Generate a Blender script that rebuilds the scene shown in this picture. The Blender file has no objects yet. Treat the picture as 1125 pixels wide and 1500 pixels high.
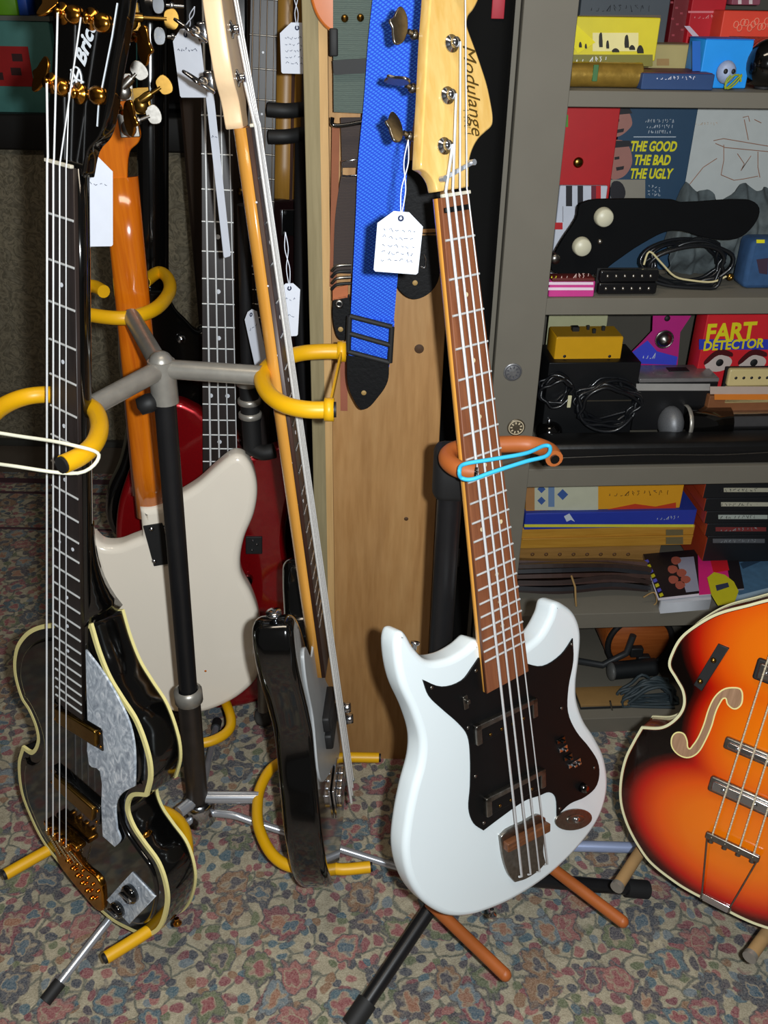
import bpy, math, random
from math import sin, cos, pi, radians as RD, atan2, sqrt
from mathutils import Vector as V, Matrix
from mathutils.geometry import tessellate_polygon
random.seed(7)
SC = bpy.context.scene
COL = SC.collection
# ---------------------------------------------------------------- camera
FPX = 1350.0
CAMP = V((0, 0, 1.45))
PIT = RD(30); ROLL = RD(1.1)
_R = V((1, 0, 0)); _F = V((0, cos(PIT), -sin(PIT))); _U = V((0, sin(PIT), cos(PIT)))
RC = _R * cos(ROLL) + _U * sin(ROLL)
UC = _U * cos(ROLL) - _R * sin(ROLL)
def ray(px, py):
    return (_F + RC * ((px - 562.5) / FPX) + UC * ((750 - py) / FPX))
def W(px, py, Y=None, z=None):
    d = ray(px, py)
    t = (Y / d.y) if Y is not None else ((z - CAMP.z) / d.z)
    return CAMP + d * t
def proj(w):
    d = w - CAMP
    f = d.dot(_F)
    return (562.5 + FPX * d.dot(RC) / f, 750 - FPX * d.dot(UC) / f)
class Frame:
    def __init__(s, O, u, v, n):
        s.O, s.u, s.v, s.n = O, u, v, n
        s.M = Matrix(((u.x, v.x, n.x, O.x), (u.y, v.y, n.y, O.y), (u.z, v.z, n.z, O.z), (0, 0, 0, 1)))
    def px(s, x, y, h=0.0):
        d = ray(x, y)
        t = (s.n.dot(s.O) + h - s.n.dot(CAMP)) / s.n.dot(d)
        p = CAMP + d * t - s.O
        return (p.dot(s.u), p.dot(s.v))
    def pts(s, L, h=0.0):
        return [s.px(p[0], p[1], h) + tuple(p[2:]) for p in L]
    def w(s, x, y, z=0):
        return s.O + s.u * x + s.v * y + s.n * z
def uv_from(v, th):
    x = V((1, 0, 0)); x = (x - v * x.dot(v)).normalized()
    u = Matrix.Rotation(th, 3, v) @ x
    return u, u.cross(v)
def gframe(N, Yn, B, Yb, at=None, dirp=None, th=None):
    Nw = W(*N, Y=Yn); Bw = W(*B, Y=Yb)
    v = (Nw - Bw).normalized()
    if th is None:
        best = None
        P0 = min((Bw.lerp(Nw, k / 200) for k in range(-40, 241)), key=lambda p: abs(proj(p)[1] - at[1]))
        ta = atan2(dirp[1], dirp[0])
        for k in range(-700, 701):
            a = RD(k / 10)
            u, n = uv_from(v, a)
            p0 = proj(P0 - u * .03); p1 = proj(P0 + u * .03)
            e = abs(atan2(p1[1] - p0[1], p1[0] - p0[0]) - ta)
            if n.dot(CAMP - P0) > 0 and (best is None or e < best[0]): best = (e, a)
        th = best[1]
    u, n = uv_from(v, th)
    F = Frame(Bw, u, v, n); F.L = (Nw - Bw).length; F.th = th
    print('frame L=%.3f th=%.1f n=%s z0=%.3f' % (F.L, math.degrees(th), tuple(round(c, 2) for c in n), Bw.z))
    return F
# ---------------------------------------------------------------- materials
def lin(c):
    if isinstance(c, str):
        c = [int(c[i:i + 2], 16) / 255 for i in (0, 2, 4)]
        c = [x / 12.92 if x < .04045 else ((x + .055) / 1.055) ** 2.4 for x in c]
    return (c[0], c[1], c[2], 1)
class NT:
    def __init__(s, name):
        s.m = bpy.data.materials.new(name); s.m.use_nodes = True
        s.t = s.m.node_tree; s.b = s.t.nodes['Principled BSDF']
    def n(s, typ, ins=None, **kw):
        x = s.t.nodes.new(typ)
        for k, v in kw.items(): setattr(x, k, v)
        for k, v in (ins or {}).items(): s.put(x.inputs[k], v)
        return x
    def put(s, sock, v):
        if hasattr(v, 'is_output') or isinstance(v, bpy.types.NodeSocket): s.t.links.new(v, sock)
        else: sock.default_value = v
    def P(s, **kw):
        for k, v in kw.items(): s.put(s.b.inputs[k.replace('_', ' ')], v)
    def ramp(s, fac, stops, interp='LINEAR'):
        r = s.n('ShaderNodeValToRGB'); cr = r.color_ramp; cr.interpolation = interp
        while len(cr.elements) > 1: cr.elements.remove(cr.elements[-1])
        for i, (p, c) in enumerate(stops):
            e = cr.elements[0] if i == 0 else cr.elements.new(p)
            e.position = p; e.color = lin(c)
        s.put(r.inputs[0], fac); return r.outputs[0]
    def co(s, scale=(1, 1, 1), rot=(0, 0, 0)):
        tc = s.n('ShaderNodeTexCoord'); mp = s.n('ShaderNodeMapping')
        mp.inputs['Scale'].default_value = scale; mp.inputs['Rotation'].default_value = rot
        s.t.links.new(tc.outputs['Object'], mp.inputs[0]); return mp.outputs[0]
    def noise(s, vec, scale, detail=3, dist=0.0):
        return s.n('ShaderNodeTexNoise', {'Vector': vec, 'Scale': scale, 'Detail': detail, 'Distortion': dist}).outputs['Fac']
    def bump(s, h, strength=.3, dist=.002):
        b = s.n('ShaderNodeBump', {'Height': h, 'Strength': strength, 'Distance': dist})
        s.put(s.b.inputs['Normal'], b.outputs[0])
    def mix(s, fac, a, b, mode='MIX'):
        x = s.n('ShaderNodeMix', data_type='RGBA', blend_type=mode)
        s.put(x.inputs[0], fac); s.put(x.inputs[6], a if not isinstance(a, str) else lin(a)); s.put(x.inputs[7], b if not isinstance(b, str) else lin(b))
        return x.outputs[2]
_mc = {}
def mat(c, rough=.5, metal=0.0, coat=0.0, var=.12, nscale=40, spec=.5, bump=0.0):
    key = (c, rough, metal, coat, var, nscale, spec, bump)
    if key in _mc: return _mc[key]
    t = NT('surface_' + c)
    base = lin(c)
    nz = t.noise(t.co(), nscale, 4)
    dark = tuple(x * (1 - var) for x in base[:3]) ; lite = tuple(min(1, x * (1 + var)) for x in base[:3])
    r = t.n('ShaderNodeMix', data_type='RGBA')
    t.put(r.inputs[0], nz); r.inputs[6].default_value = dark + (1,); r.inputs[7].default_value = lite + (1,)
    t.P(Base_Color=r.outputs[2], Roughness=rough, Metallic=metal)
    t.b.inputs['Coat Weight'].default_value = coat; t.b.inputs['Coat Roughness'].default_value = .06
    t.b.inputs['Specular IOR Level'].default_value = spec
    if bump: t.bump(nz, bump, .002)
    _mc[key] = t.m
    return t.m
def wood(c1, c2, name='wood', axis=1, scale=10, rough=.45, coat=0.0, stretch=.06):
    t = NT(name)
    sc = [1, 1, 1]; sc[axis] = stretch
    vec = t.co(tuple(sc))
    n1 = t.noise(vec, scale * 4, 5, 1.5); n2 = t.noise(vec, scale * 22, 3, .4)
    c = t.ramp(n1, [(.3, c1), (.7, c2)])
    c = t.mix(.35, c, t.ramp(n2, [(.35, c1), (.65, c2)]))
    t.P(Base_Color=c, Roughness=rough); t.b.inputs['Coat Weight'].default_value = coat
    t.b.inputs['Coat Roughness'].default_value = .08
    return t.m
# ---------------------------------------------------------------- mesh builder
def spline(pts, n=5, closed=True):
    """Hermite curve through pts; a trailing flag 1 on a point keeps it a corner"""
    m = len(pts); P = [V(p[:2]) if len(p) in (2, 3) and (len(p) == 2 or p[2] in (0, 1)) else V(p[:2]) for p in pts]
    cor = [len(p) > 2 and p[2] == 1 for p in pts]
    out = []
    for i in range(m if closed else m - 1):
        a, b = P[i], P[(i + 1) % m]
        pa = P[(i - 1) % m] if (closed or i > 0) else a
        pb = P[(i + 2) % m] if (closed or i < m - 2) else b
        L = (b - a).length
        def tan(p, q, r):
            d = (r - p); return d.normalized() * L if d.length > 1e-9 else V((0, 0))
        ta = (b - a) * .9 if cor[i] else tan(pa, a, b)
        tb = (b - a) * .9 if cor[(i + 1) % m] else tan(a, b, pb)
        for k in range(n):
            t = k / n; t2 = t * t; t3 = t2 * t
            out.append(a * (2 * t3 - 3 * t2 + 1) + ta * (t3 - 2 * t2 + t) + b * (-2 * t3 + 3 * t2) + tb * (t3 - t2))
    if not closed: out.append(P[-1])
    return out
def sp3(pts, n=6, closed=False):
    P = [V(p) for p in pts]; m = len(P); out = []
    for i in range(m if closed else m - 1):
        a, b = P[i], P[(i + 1) % m]
        pa = P[(i - 1) % m] if (closed or i > 0) else a
        pb = P[(i + 2) % m] if (closed or i < m - 2) else b
        ta = (b - pa) / 2; tb = (pb - a) / 2
        for k in range(n):
            t = k / n; t2 = t * t; t3 = t2 * t
            out.append(a * (2 * t3 - 3 * t2 + 1) + ta * (t3 - 2 * t2 + t) + b * (-2 * t3 + 3 * t2) + tb * (t3 - t2))
    if not closed: out.append(P[-1])
    return out
def area(P): return sum(P[i - 1][0] * P[i][1] - P[i][0] * P[i - 1][1] for i in range(len(P))) / 2
def offset(P, d):
    """d>0 shrinks (P counter-clockwise)"""
    n = len(P); out = []
    for i in range(n):
        a, b, c = P[i - 1], P[i], P[(i + 1) % n]
        e1 = (b - a); e2 = (c - b)
        if e1.length < 1e-9: e1 = e2
        if e2.length < 1e-9: e2 = e1
        e1 = e1.normalized(); e2 = e2.normalized()
        n1 = V((-e1.y, e1.x)); n2 = V((-e2.y, e2.x))
        m = n1 + n2
        if m.length < .2: m = n1
        m.normalize(); k = max(.5, m.dot(n1))
        out.append(b + m * (d / k))
    return out
class M:
    def __init__(s): s.v = []; s.f = []; s.sm = []
    def add(s, vs, fs, sm=False):
        o = len(s.v); s.v += [V(x) for x in vs]; s.f += [tuple(i + o for i in f) for f in fs]
        s.sm += ([sm] * len(fs)) if isinstance(sm, bool) else sm
        return s
    def box(s, c, size, R=None, b=0.0):
        hx, hy, hz = [k / 2 for k in size]; c = V(c)
        b = min(b, hx * .9, hy * .9, hz * .9)
        vs = []; fs = []
        if b <= 0:
            vs = [V((x, y, z)) for z in (-hz, hz) for y in (-hy, hy) for x in (-hx, hx)]
            fs = [(0, 2, 3, 1), (4, 5, 7, 6), (0, 1, 5, 4), (2, 6, 7, 3), (0, 4, 6, 2), (1, 3, 7, 5)]
        else:
            out = []
            for qx, qy, a0 in ((1, 1, 0), (-1, 1, 90), (-1, -1, 180), (1, -1, 270)):
                for k in range(3):
                    a = RD(a0 + 45 * k); out.append(V((qx * (hx - b) + b * cos(a), qy * (hy - b) + b * sin(a))))
            t = M().prism(out, -hz, hz, b * .7, b * .7, seg=2); vs, fs = t.v, t.f
            if R: vs = [R @ v for v in vs]
            return s.add([c + v for v in vs], fs, t.sm)
        if R: vs = [R @ v for v in vs]
        return s.add([c + v for v in vs], fs)
    def prism(s, P, z0, z1, r1=0.0, r0=0.0, seg=4, fz=None):
        P = [V(p[:2]) for p in P]
        if area(P) < 0: P = P[::-1]
        rings = []
        if r0 > 0:
            for k in range(seg): a = k / seg * pi / 2; rings.append((r0 * (1 - sin(a)), z0 + r0 * (1 - cos(a))))
            rings.append((0, z0 + r0))
        else: rings.append((0, z0))
        if r1 > 0:
            for k in range(seg + 1): a = k / seg * pi / 2; rings.append((r1 * (1 - cos(a)), z1 - r1 * (1 - sin(a))))
        else: rings.append((0, z1))
        n = len(P); vs = []; fs = []; sm = []
        rr = [offset(P, d) if d else P for d, z in rings]
        for (d, z), Q in zip(rings, rr): vs += [V((q.x, q.y, z)) for q in Q]
        for k in range(len(rings) - 1):
            for i in range(n):
                j = (i + 1) % n
                fs.append((k * n + i, k * n + j, (k + 1) * n + j, (k + 1) * n + i)); sm.append(True)
        for ring, base, flip in ((rr[0], 0, True), (rr[-1], (len(rings) - 1) * n, False)):
            # cap vertices are duplicated so that shading stays flat there
            o = len(vs); z = vs[base].z; vs += [V((q.x, q.y, z)) for q in ring]
            for t in tessellate_polygon([[V((q.x, q.y, 0)) for q in ring]]):
                a = area([ring[t[0]], ring[t[1]], ring[t[2]]])
                if abs(a) < 1e-12: continue
                t = tuple(o + i for i in t)
                if (a < 0) != flip: t = t[::-1]
                fs.append(t); sm.append(False)
        if fz: vs = [V((v.x, v.y, v.z + fz(v))) for v in vs]
        return s.add(vs, fs, sm)
    def ring(s, P, din, dout, z0, z1):
        P = [V(p[:2]) for p in P]
        if area(P) < 0: P = P[::-1]
        A = offset(P, -dout); B = offset(P, din); n = len(P)
        vs = [V((q.x, q.y, z)) for Q, z in ((A, z0), (A, z1), (B, z1), (B, z0)) for q in Q]; fs = []
        for k in range(4):
            for i in range(n):
                j = (i + 1) % n; l = (k + 1) % 4
                fs.append((k * n + i, k * n + j, l * n + j, l * n + i))
        return s.add(vs, fs, False)
    def tube(s, pts, r, seg=10, closed=False, squash=None):
        P = [V(p) for p in pts]; n = len(P)
        rs = r if isinstance(r, (list, tuple)) else [r] * n
        T = []
        for i in range(n):
            a = P[i - 1] if (closed or i > 0) else P[i]; b = P[(i + 1) % n] if (closed or i < n - 1) else P[i]
            T.append((b - a).normalized())
        x = T[0].orthogonal().normalized(); vs = []; fs = []
        for i in range(n):
            x = (x - T[i] * x.dot(T[i])).normalized(); y = T[i].cross(x)
            for k in range(seg):
                a = 2 * pi * k / seg; vs.append(P[i] + (x * cos(a) + y * sin(a)) * rs[i])
        for i in range(n if closed else n - 1):
            j = (i + 1) % n
            for k in range(seg):
                l = (k + 1) % seg; fs.append((i * seg + k, i * seg + l, j * seg + l, j * seg + k))
        sm = [True] * len(fs)
        if not closed:
            for b, fl in ((0, True), ((n - 1) * seg, False)):
                o = len(vs); vs += vs[b:b + seg]
                f = tuple(range(o, o + seg)); fs.append(f[::-1] if fl else f); sm.append(False)
        return s.add(vs, fs, sm)
    def cyl(s, a, b, r, r2=None, seg=16):
        return s.tube([a, b], [r, r if r2 is None else r2], seg)
    def lathe(s, prof, c=(0, 0, 0), ax=(0, 0, 1), seg=20, sm=True):
        ax = V(ax).normalized(); x = ax.orthogonal().normalized(); y = ax.cross(x); c = V(c); vs = []; fs = []
        for r, h in prof:
            for k in range(seg):
                a = 2 * pi * k / seg; vs.append(c + ax * h + (x * cos(a) + y * sin(a)) * max(r, 1e-5))
        for i in range(len(prof) - 1):
            for k in range(seg):
                l = (k + 1) % seg; fs.append((i * seg + k, i * seg + l, (i + 1) * seg + l, (i + 1) * seg + k))
        return s.add(vs, fs, sm)
    def ball(s, c, rad, seg=20, R=None):
        rad = V((rad,) * 3) if not hasattr(rad, '__len__') else V(rad)
        vs = []; fs = []; m = seg // 2
        for i in range(m + 1):
            t = pi * i / m
            for k in range(seg):
                a = 2 * pi * k / seg; v = V((rad.x * sin(t) * cos(a), rad.y * sin(t) * sin(a), rad.z * cos(t)))
                vs.append(V(c) + (R @ v if R else v))
        for i in range(m):
            for k in range(seg):
                l = (k + 1) % seg; fs.append((i * seg + k, (i + 1) * seg + k, (i + 1) * seg + l, i * seg + l))
        return s.add(vs, fs, True)
    def quad(s, a, b, c, d): return s.add([a, b, c, d], [(0, 1, 2, 3)])
    def ribbon(s, pts, w, t, side):
        """flat band along 3D pts; width w along vector side, thickness t"""
        P = [V(p) for p in pts]; n = len(P); vs = []; fs = []; side = V(side).normalized()
        ws = w if isinstance(w, (list, tuple)) else [w] * n
        for i in range(n):
            T = (P[min(i + 1, n - 1)] - P[max(i - 1, 0)]).normalized(); q = side - T * side.dot(T); q.normalize(); nn = T.cross(q)
            for a, b in ((-1, -1), (1, -1), (1, 1), (-1, 1)): vs.append(P[i] + q * (a * ws[i] / 2) + nn * (b * t / 2))
        for i in range(n - 1):
            for k in range(4):
                l = (k + 1) % 4; fs.append((i * 4 + k, i * 4 + l, i * 4 + 4 + l, i * 4 + 4 + k))
        fs += [(3, 2, 1, 0), tuple((n - 1) * 4 + k for k in range(4))]
        return s.add(vs, fs)
    def xf(s, MT): s.v = [MT @ v for v in s.v]; return s
    def build(s, name, material, parent=None, world=False):
        vs = s.v
        if world and parent is not None:
            I = MW[parent.name].inverted(); vs = [I @ v for v in vs]
        me = bpy.data.meshes.new(name); me.from_pydata([tuple(v) for v in vs], [], s.f)
        me.polygons.foreach_set('use_smooth', s.sm); me.materials.append(material); me.update()
        import bmesh
        bm = bmesh.new(); bm.from_mesh(me); bmesh.ops.recalc_face_normals(bm, faces=bm.faces); bm.to_mesh(me); bm.free()
        o = bpy.data.objects.new(name, me); COL.objects.link(o)
        if parent is not None: o.parent = parent
        return o
MW = {}
def empty(name, Mx, label, cat, group=None):
    o = bpy.data.objects.new(name, None); COL.objects.link(o); o.empty_display_size = .05
    if not isinstance(Mx, Matrix): Mx = Matrix.Translation(V(Mx))
    o.matrix_world = Mx; MW[o.name] = Mx.copy()
    o['label'] = label; o['category'] = cat
    if group: o['group'] = group
    return o
def tag(o, label, cat, group=None):
    o['label'] = label; o['category'] = cat
    if group: o['group'] = group
    return o
def struct(o): o['kind'] = 'structure'; return o
def solo(m, name, material, label, cat, base, group=None):
    """one-mesh thing given in world coordinates, origin at base"""
    b = V(base); m.v = [v - b for v in m.v]
    o = m.build(name, material); o.location = b
    return tag(o, label, cat, group)
def text(s, size, Mx, material, parent, name='lettering', ext=.0003, shear=0.0, bold=0.0, sx=1.0):
    c = bpy.data.curves.new('t', 'FONT'); c.body = s; c.size = size; c.extrude = ext; c.align_x = 'CENTER'; c.align_y = 'CENTER'
    c.shear = shear; c.offset = bold; c.resolution_u = 3
    o = bpy.data.objects.new('t', c); COL.objects.link(o)
    dg = bpy.context.evaluated_depsgraph_get()
    me = bpy.data.meshes.new_from_object(o.evaluated_get(dg)); bpy.data.objects.remove(o)
    me.transform(Mx @ Matrix.Diagonal((sx, 1, 1, 1))); me.materials.clear(); me.materials.append(material); me.name = name
    r = bpy.data.objects.new(name, me); COL.objects.link(r)
    if parent is not None: r.parent = parent
    return r
def scrib(w, h, n, Mx, material, parent, name='small_lettering', seed=1, r=.0004):
    """a line of unreadable letter-like strokes, w wide and h high"""
    rnd = random.Random(seed); m = M(); cw = w / n
    for k in range(n):
        x0 = -w / 2 + cw * k; p = []
        for q in range(rnd.randint(3, 5)): p.append((x0 + cw * rnd.uniform(.08, .8), rnd.choice([-h / 2, 0, h / 2]) * rnd.uniform(.8, 1), 0))
        m.tube(p, r, 4)
    m.xf(Mx); o = m.build(name, material, parent); return o
def T(x, y, z=0, rz=0): return Matrix.Translation((x, y, z)) @ Matrix.Rotation(rz, 4, 'Z')
# ---------------------------------------------------------------- shared materials
WHITE = mat('E4EEF2', .22, coat=.6, var=.02, nscale=8)
CREAM = mat('F6ECDC', .25, coat=.6, var=.03, nscale=6)
BLACKG = mat('060606', .12, coat=.8, var=.1)
BLACKP = mat('0B0B0C', .45, var=.15, spec=.25)
CHROMET = mat('C4C8D0', .26, .65, var=.1, nscale=60)
BLACKM = mat('131314', .6, var=.2)
CHROME = mat('C9CCD2', .16, 1.0, var=.12, nscale=90)
DULLCH = mat('8E8A84', .33, 1.0, var=.45, nscale=160)
STEEL = mat('E4E6E8', .42, .3, var=.1, nscale=300)
FRETM = mat('D0D2D2', .42, .3, var=.1, nscale=100)
GREYTUBE = mat('A29E96', .36, .55, var=.25, nscale=60)
GOLD = mat('C98A35', .2, 1.0, var=.25, nscale=120)
BRASS = mat('8A6A32', .28, 1.0, var=.25, nscale=120)
BIND = mat('E8DC96', .4, var=.06)
PAPER = mat('DDE2EE', .7, var=.04, nscale=60)
INK = mat('2C3450', .8, var=.1)
BONE = mat('C9C3B2', .5, var=.08)
PEARLDOT = mat('D8DCE4', .2, coat=.5, var=.05)
ROSE = wood('2A1A14', '4A2C20', 'rosewood', scale=14, rough=.45)
ROSE2 = wood('6B3A22', '8A5434', 'worn_rosewood', scale=16, rough=.5)
DARKW = wood('17110F', '2B2220', 'dark_rosewood', scale=14, rough=.4)
MAPLE = wood('D9A955', 'EBC77E', 'aged_maple', scale=7, rough=.22, coat=.5, stretch=.25)
MAPLEN = wood('C98A34', 'DFA04A', 'amber_maple', scale=6, rough=.25, coat=.5)
MAPLEP = wood('E8C49A', 'F0D2A8', 'pale_maple', scale=6, rough=.3, coat=.4)
ORANGEN = wood('B8560A', 'DD7A14', 'orange_lacquered_maple', scale=9, rough=.15, coat=.9, stretch=.05)
DULLNAT = wood('8A6020', 'A87C34', 'dull_natural_neck', scale=8, rough=.4)
RUBBER = mat('1A1A1B', .65, var=.1)

def metallic_red():
    t = NT('metallic_red_paint'); n = t.noise(t.co(), 900, 2)
    t.P(Base_Color=t.ramp(n, [(.3, '7A0008'), (.7, 'A80412')]), Roughness=.3, Metallic=.55)
    t.b.inputs['Coat Weight'].default_value = 1; t.b.inputs['Coat Roughness'].default_value = .05
    return t.m
REDM = metallic_red()
def pearl():
    t = NT('grey_pearloid'); vec = t.co((1, .6, 1))
    n = t.noise(vec, 60, 4, 2.5)
    t.P(Base_Color=t.ramp(n, [(.3, '8E98A6'), (.48, 'B4BECA'), (.6, 'D0D8E2'), (.72, 'F0F4F8')]), Roughness=.2)
    t.b.inputs['Coat Weight'].default_value = .5
    return t.m
PEARL = pearl()

def dsec(m, a, b, wa, wb, z, da, db, dirn, seg=10):
    """half-round neck from a=(x,y) to b, flat side at height z, bulging dirn"""
    vs = []; fs = []; k = seg + 1; st = 6
    for j in range(st + 1):
        t = j / st
        for i in range(k):
            an = pi * i / seg
            w = wa + (wb - wa) * t; d = da + (db - da) * t
            vs.append(V((a[0] + (b[0] - a[0]) * t - cos(an) * w / 2, a[1] + (b[1] - a[1]) * t, z + dirn * (sin(an) ** .8) * d)))
    for j in range(st):
        for i in range(seg):
            fs.append((j * k + i, j * k + i + 1, (j + 1) * k + i + 1, (j + 1) * k + i))
        fs.append((j * k + seg, j * k, (j + 1) * k, (j + 1) * k + seg))
    sm = ([True] * seg + [False]) * st
    fs += [tuple(range(k)), tuple(range(st * k, st * k + k))]; sm += [False, False]
    return m.add(vs, fs, sm)

def bass_neck(root, yN, yE, wN, wE, ysad, fb, nk, fret_m, nfr=20, t=.020, fbt=.006, dots=(3, 5, 7, 9), dotm=None, xN=0, xE=0,
              yH=None, ns=4, str_to=None, str_w=(.034, .056), zs=(.003, .012), str_m=None, r=.0012, dotr=.003, side=(), xS=None):
    X = lambda y: xE + (xN - xE) * (y - yE) / (yN - yE)
    Wd = lambda y: wE + (wN - wE) * (y - yE) / (yN - yE)
    a = (xN, yN if yH is None else yH); b = (xE, yE)
    dsec(M(), (xN, yN), b, wN, wE, -fbt - .0005, t, t * 1.1, -1).build('neck', nk, root)
    f = M().prism([(xN - wN / 2, yN), (xE - wE / 2, yE), (xE + wE / 2, yE), (xN + wN / 2, yN)], -fbt, 0, .0012).build('fretboard', fb, root)
    Ls = yN - ysad; ys = [yN]
    for k in range(1, nfr + 1):
        y = ysad + Ls * 2 ** (-k / 12); ys.append(y)
        if y < yE + .004: break
        M().tube([(X(y) - Wd(y) / 2 + .0005, y, .0004), (X(y) + Wd(y) / 2 - .0005, y, .0004)], .0015, 6).build('fret', fret_m, f)
    for k in dots:
        if k < len(ys):
            y = (ys[k] + ys[k - 1]) / 2
            for dx in ([-.25, .25] if k == 12 else [0.0]):
                M().cyl((X(y) + dx * Wd(y), y, -.001), (X(y) + dx * Wd(y), y, .0004), dotr, seg=12).build('fret_marker', dotm or PEARLDOT, f)
    M().box((xN, yN + .002, .001), (wN, .004, .005), b=.001).build('nut', BONE, root)
    ends = []
    for i in range(ns):
        q = i / (ns - 1) - .5
        p0 = V((xN + q * str_w[0], yN + .002, zs[0])); xb = xE + q * str_w[1] if xS is None else xS + q * str_w[1]
        # the string keeps its own line to the anchor
        p1 = V((xb, str_to if not hasattr(str_to, '__len__') else str_to[i], zs[1]))
        rr = r * (1.35 - .22 * i)
        ends.append((p0, p1, rr))
    return f, ends, X, Wd

def tuner(root, post, peg, z, m_post, m_peg, kind='paddle', zback=-.022, rot=0.0, bush=.008, plate=None):
    """post through the headstock and its key at the side; post/peg = local (x, y)"""
    p = M().lathe([(0, .0002), (bush, 0), (bush, .002), (.0052, .003), (.005, .008), (.0056, .010), (0, .0105)], (post[0], post[1], z)).build('tuning_post', m_post, root)
    a = V((post[0], post[1], zback)); b = V((peg[0], peg[1], zback)); d = (b - a).normalized()
    m = M(); m.box(a, (.02, .022, .012), b=.003)
    m.tube([a + d * .01, b - d * .006], .0032, 8); m.lathe([(.0045, 0), (.006, .003), (.0045, .006)], b - d * .018, d, 12)
    q = V((-d.y, d.x, 0)) * cos(rot) + V((0, 0, 1)) * sin(rot)
    nn = d.cross(q)
    if kind == 'paddle':   # clover key
        pts = spline([(-.004, -.006), (0, -.016), (.009, -.021), (.014, -.013), (.016, -.006), (.021, 0), (.016, .006), (.014, .013), (.009, .021), (0, .016), (-.004, .006)], 4)
    else:
        pts = spline([(-.003, -.005), (.001, -.012), (.012, -.012), (.016, 0), (.012, .012), (.001, .012), (-.003, .005)], 4)
    g = M().prism(pts, -.0016, .0016, .001, .001, 2)
    Mx = Matrix(((d.x, q.x, nn.x, b.x), (d.y, q.y, nn.y, b.y), (d.z, q.z, nn.z, b.z), (0, 0, 0, 1)))
    g.xf(Mx); m.add(g.v, g.f, g.sm)
    m.build('tuning_key', m_peg, root)

def price_tag(px, py0, py1, w, Y, label, string_to=None, rz=0.0, tilt=0.0, yaw=0.0, lines=5, group=None):
    """a paper tag hanging from a white thread; px,py0 = hole end"""
    a = W(px, py0, Y=Y); b = W(px, py1, Y=Y); h = (a - b).length * 1.0
    R = Matrix.Rotation(yaw, 4, 'Z') @ Matrix.Rotation(rz, 4, 'Y') @ Matrix.Rotation(pi / 2, 4, 'X')
    root = empty('price_tag', Matrix.Translation(a) @ R, label, 'tag', group)
    c = w * .28
    P = [(-c * .6, 0), (c * .6, 0), (w / 2, -c), (w / 2, -h + .002), (w / 2 - .002, -h), (-w / 2 + .002, -h), (-w / 2, -h + .002), (-w / 2, -c)]
    M().prism(P, -.0004, .0004).build('tag_card', PAPER, root)
    M().lathe([(.0014, 0), (.0034, 0), (.0034, .0003), (.0014, .0003), (.0014, 0)], (0, -.007, .0005)).build('tag_hole', INK, root)
    rnd = random.Random(px * 7 + py0); m = M()
    for k in range(lines):
        y = -h * (.30 + .62 * k / lines); x = -w * .36
        while x < w * .32:
            l = rnd.uniform(.002, .005)
            m.tube([(x, y, .0006), (x + l * .5, y + rnd.uniform(-.002, .003), .0006), (x + l, y + rnd.uniform(-.002, .002), .0006)], .0004, 4)
            x += l + rnd.uniform(.001, .004)
    m.build('handwriting', INK, root)
    if string_to is not None:
        s = W(*string_to[:2], Y=string_to[2] if len(string_to) > 2 else Y)
        top = root.matrix_world @ V((0, -.006, .001))
        m = M(); I = MW[root.name].inverted()
        top = MW[root.name] @ V((0, -.006, .001))
        for o in (-.0016, .0016):
            m.tube([I @ p for p in sp3([top, top.lerp(s, .35) + V((o * 1.5, 0, 0)), top.lerp(s, .7) + V((-o * 1.5, -.001, 0)), s])], .0007, 6)
        m.build('thread', PAPER, root)
    return root

# ================================================================= white bass
F = gframe((667, 288), 1.10, (773, 1250), .92, at=(744, 999), dirp=(61, -33))
r = empty('electric_bass', F.M, 'white electric bass with black pickguard and maple headstock facing the camera', 'bass guitar')
WB = F; BF = -.012
body_px = [(698, 939, 1), (682, 953), (657, 966), (629, 968), (609, 950), (594, 927), (584, 930), (580, 955), (588, 1003), (607, 1047), (618, 1085), (617, 1118), (606, 1160), (597, 1205), (593, 1250), (601, 1290), (620, 1321), (647, 1340), (672, 1345), (703, 1340), (755, 1318), (807, 1283), (851, 1240), (880, 1198), (892, 1155), (888, 1112), (874, 1081), (858, 1056), (848, 1026), (847, 999), (851, 965), (853, 928), (846, 903), (833, 889), (815, 884), (807, 905), (793, 930), (775, 946), (762, 953, 1)]
bp = spline(F.pts(body_px, BF), 6)
M().prism(bp, BF - .040, BF, .009, .012, 5).build('body', WHITE, r)
c0 = lambda L: [(540 + x[0] / 2.8125, 850 + x[1] / 2.8125) + tuple(x[2:]) for x in L]
pg = c0([(220, 408, 1), (300, 437), (380, 412), (425, 355), (450, 318, 1), (640, 340, 1), (715, 352), (790, 305), (838, 238, 1), (840, 330), (820, 440), (818, 540), (852, 620), (908, 690), (945, 760), (938, 840), (890, 890), (825, 920), (773, 970, 1), (768, 895), (740, 872), (700, 886), (640, 907), (555, 965), (470, 1029, 1), (430, 1000), (410, 940), (416, 850), (416, 720), (405, 640), (368, 590), (300, 530), (245, 475)])
g = M().prism(spline(F.pts(pg, BF), 4), BF - .0005, BF + .0022, .0008).build('pickguard', BLACKP, r)
for p in [(255, 440), (437, 370), (405, 605), (435, 805), (470, 997), (790, 525), (925, 770), (880, 855), (783, 938), (832, 262)]:
    x, y = F.px(*c0([p])[0], BF)
    M().lathe([(0, 0), (.0028, 0), (.0022, .0012), (0, .0015)], (x, y, BF + .002), seg=10).build('screw', DULLCH, g)
xN0, yN = F.px(667, 287); xL, yE = F.px(714, 1016); xR, yE2 = F.px(775, 984)
xsad, ysad = F.px(766, 1198, 0)
NW, EW = .043, xR - xL
MARK = mat('D8C8A0', .4, var=.1)
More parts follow.
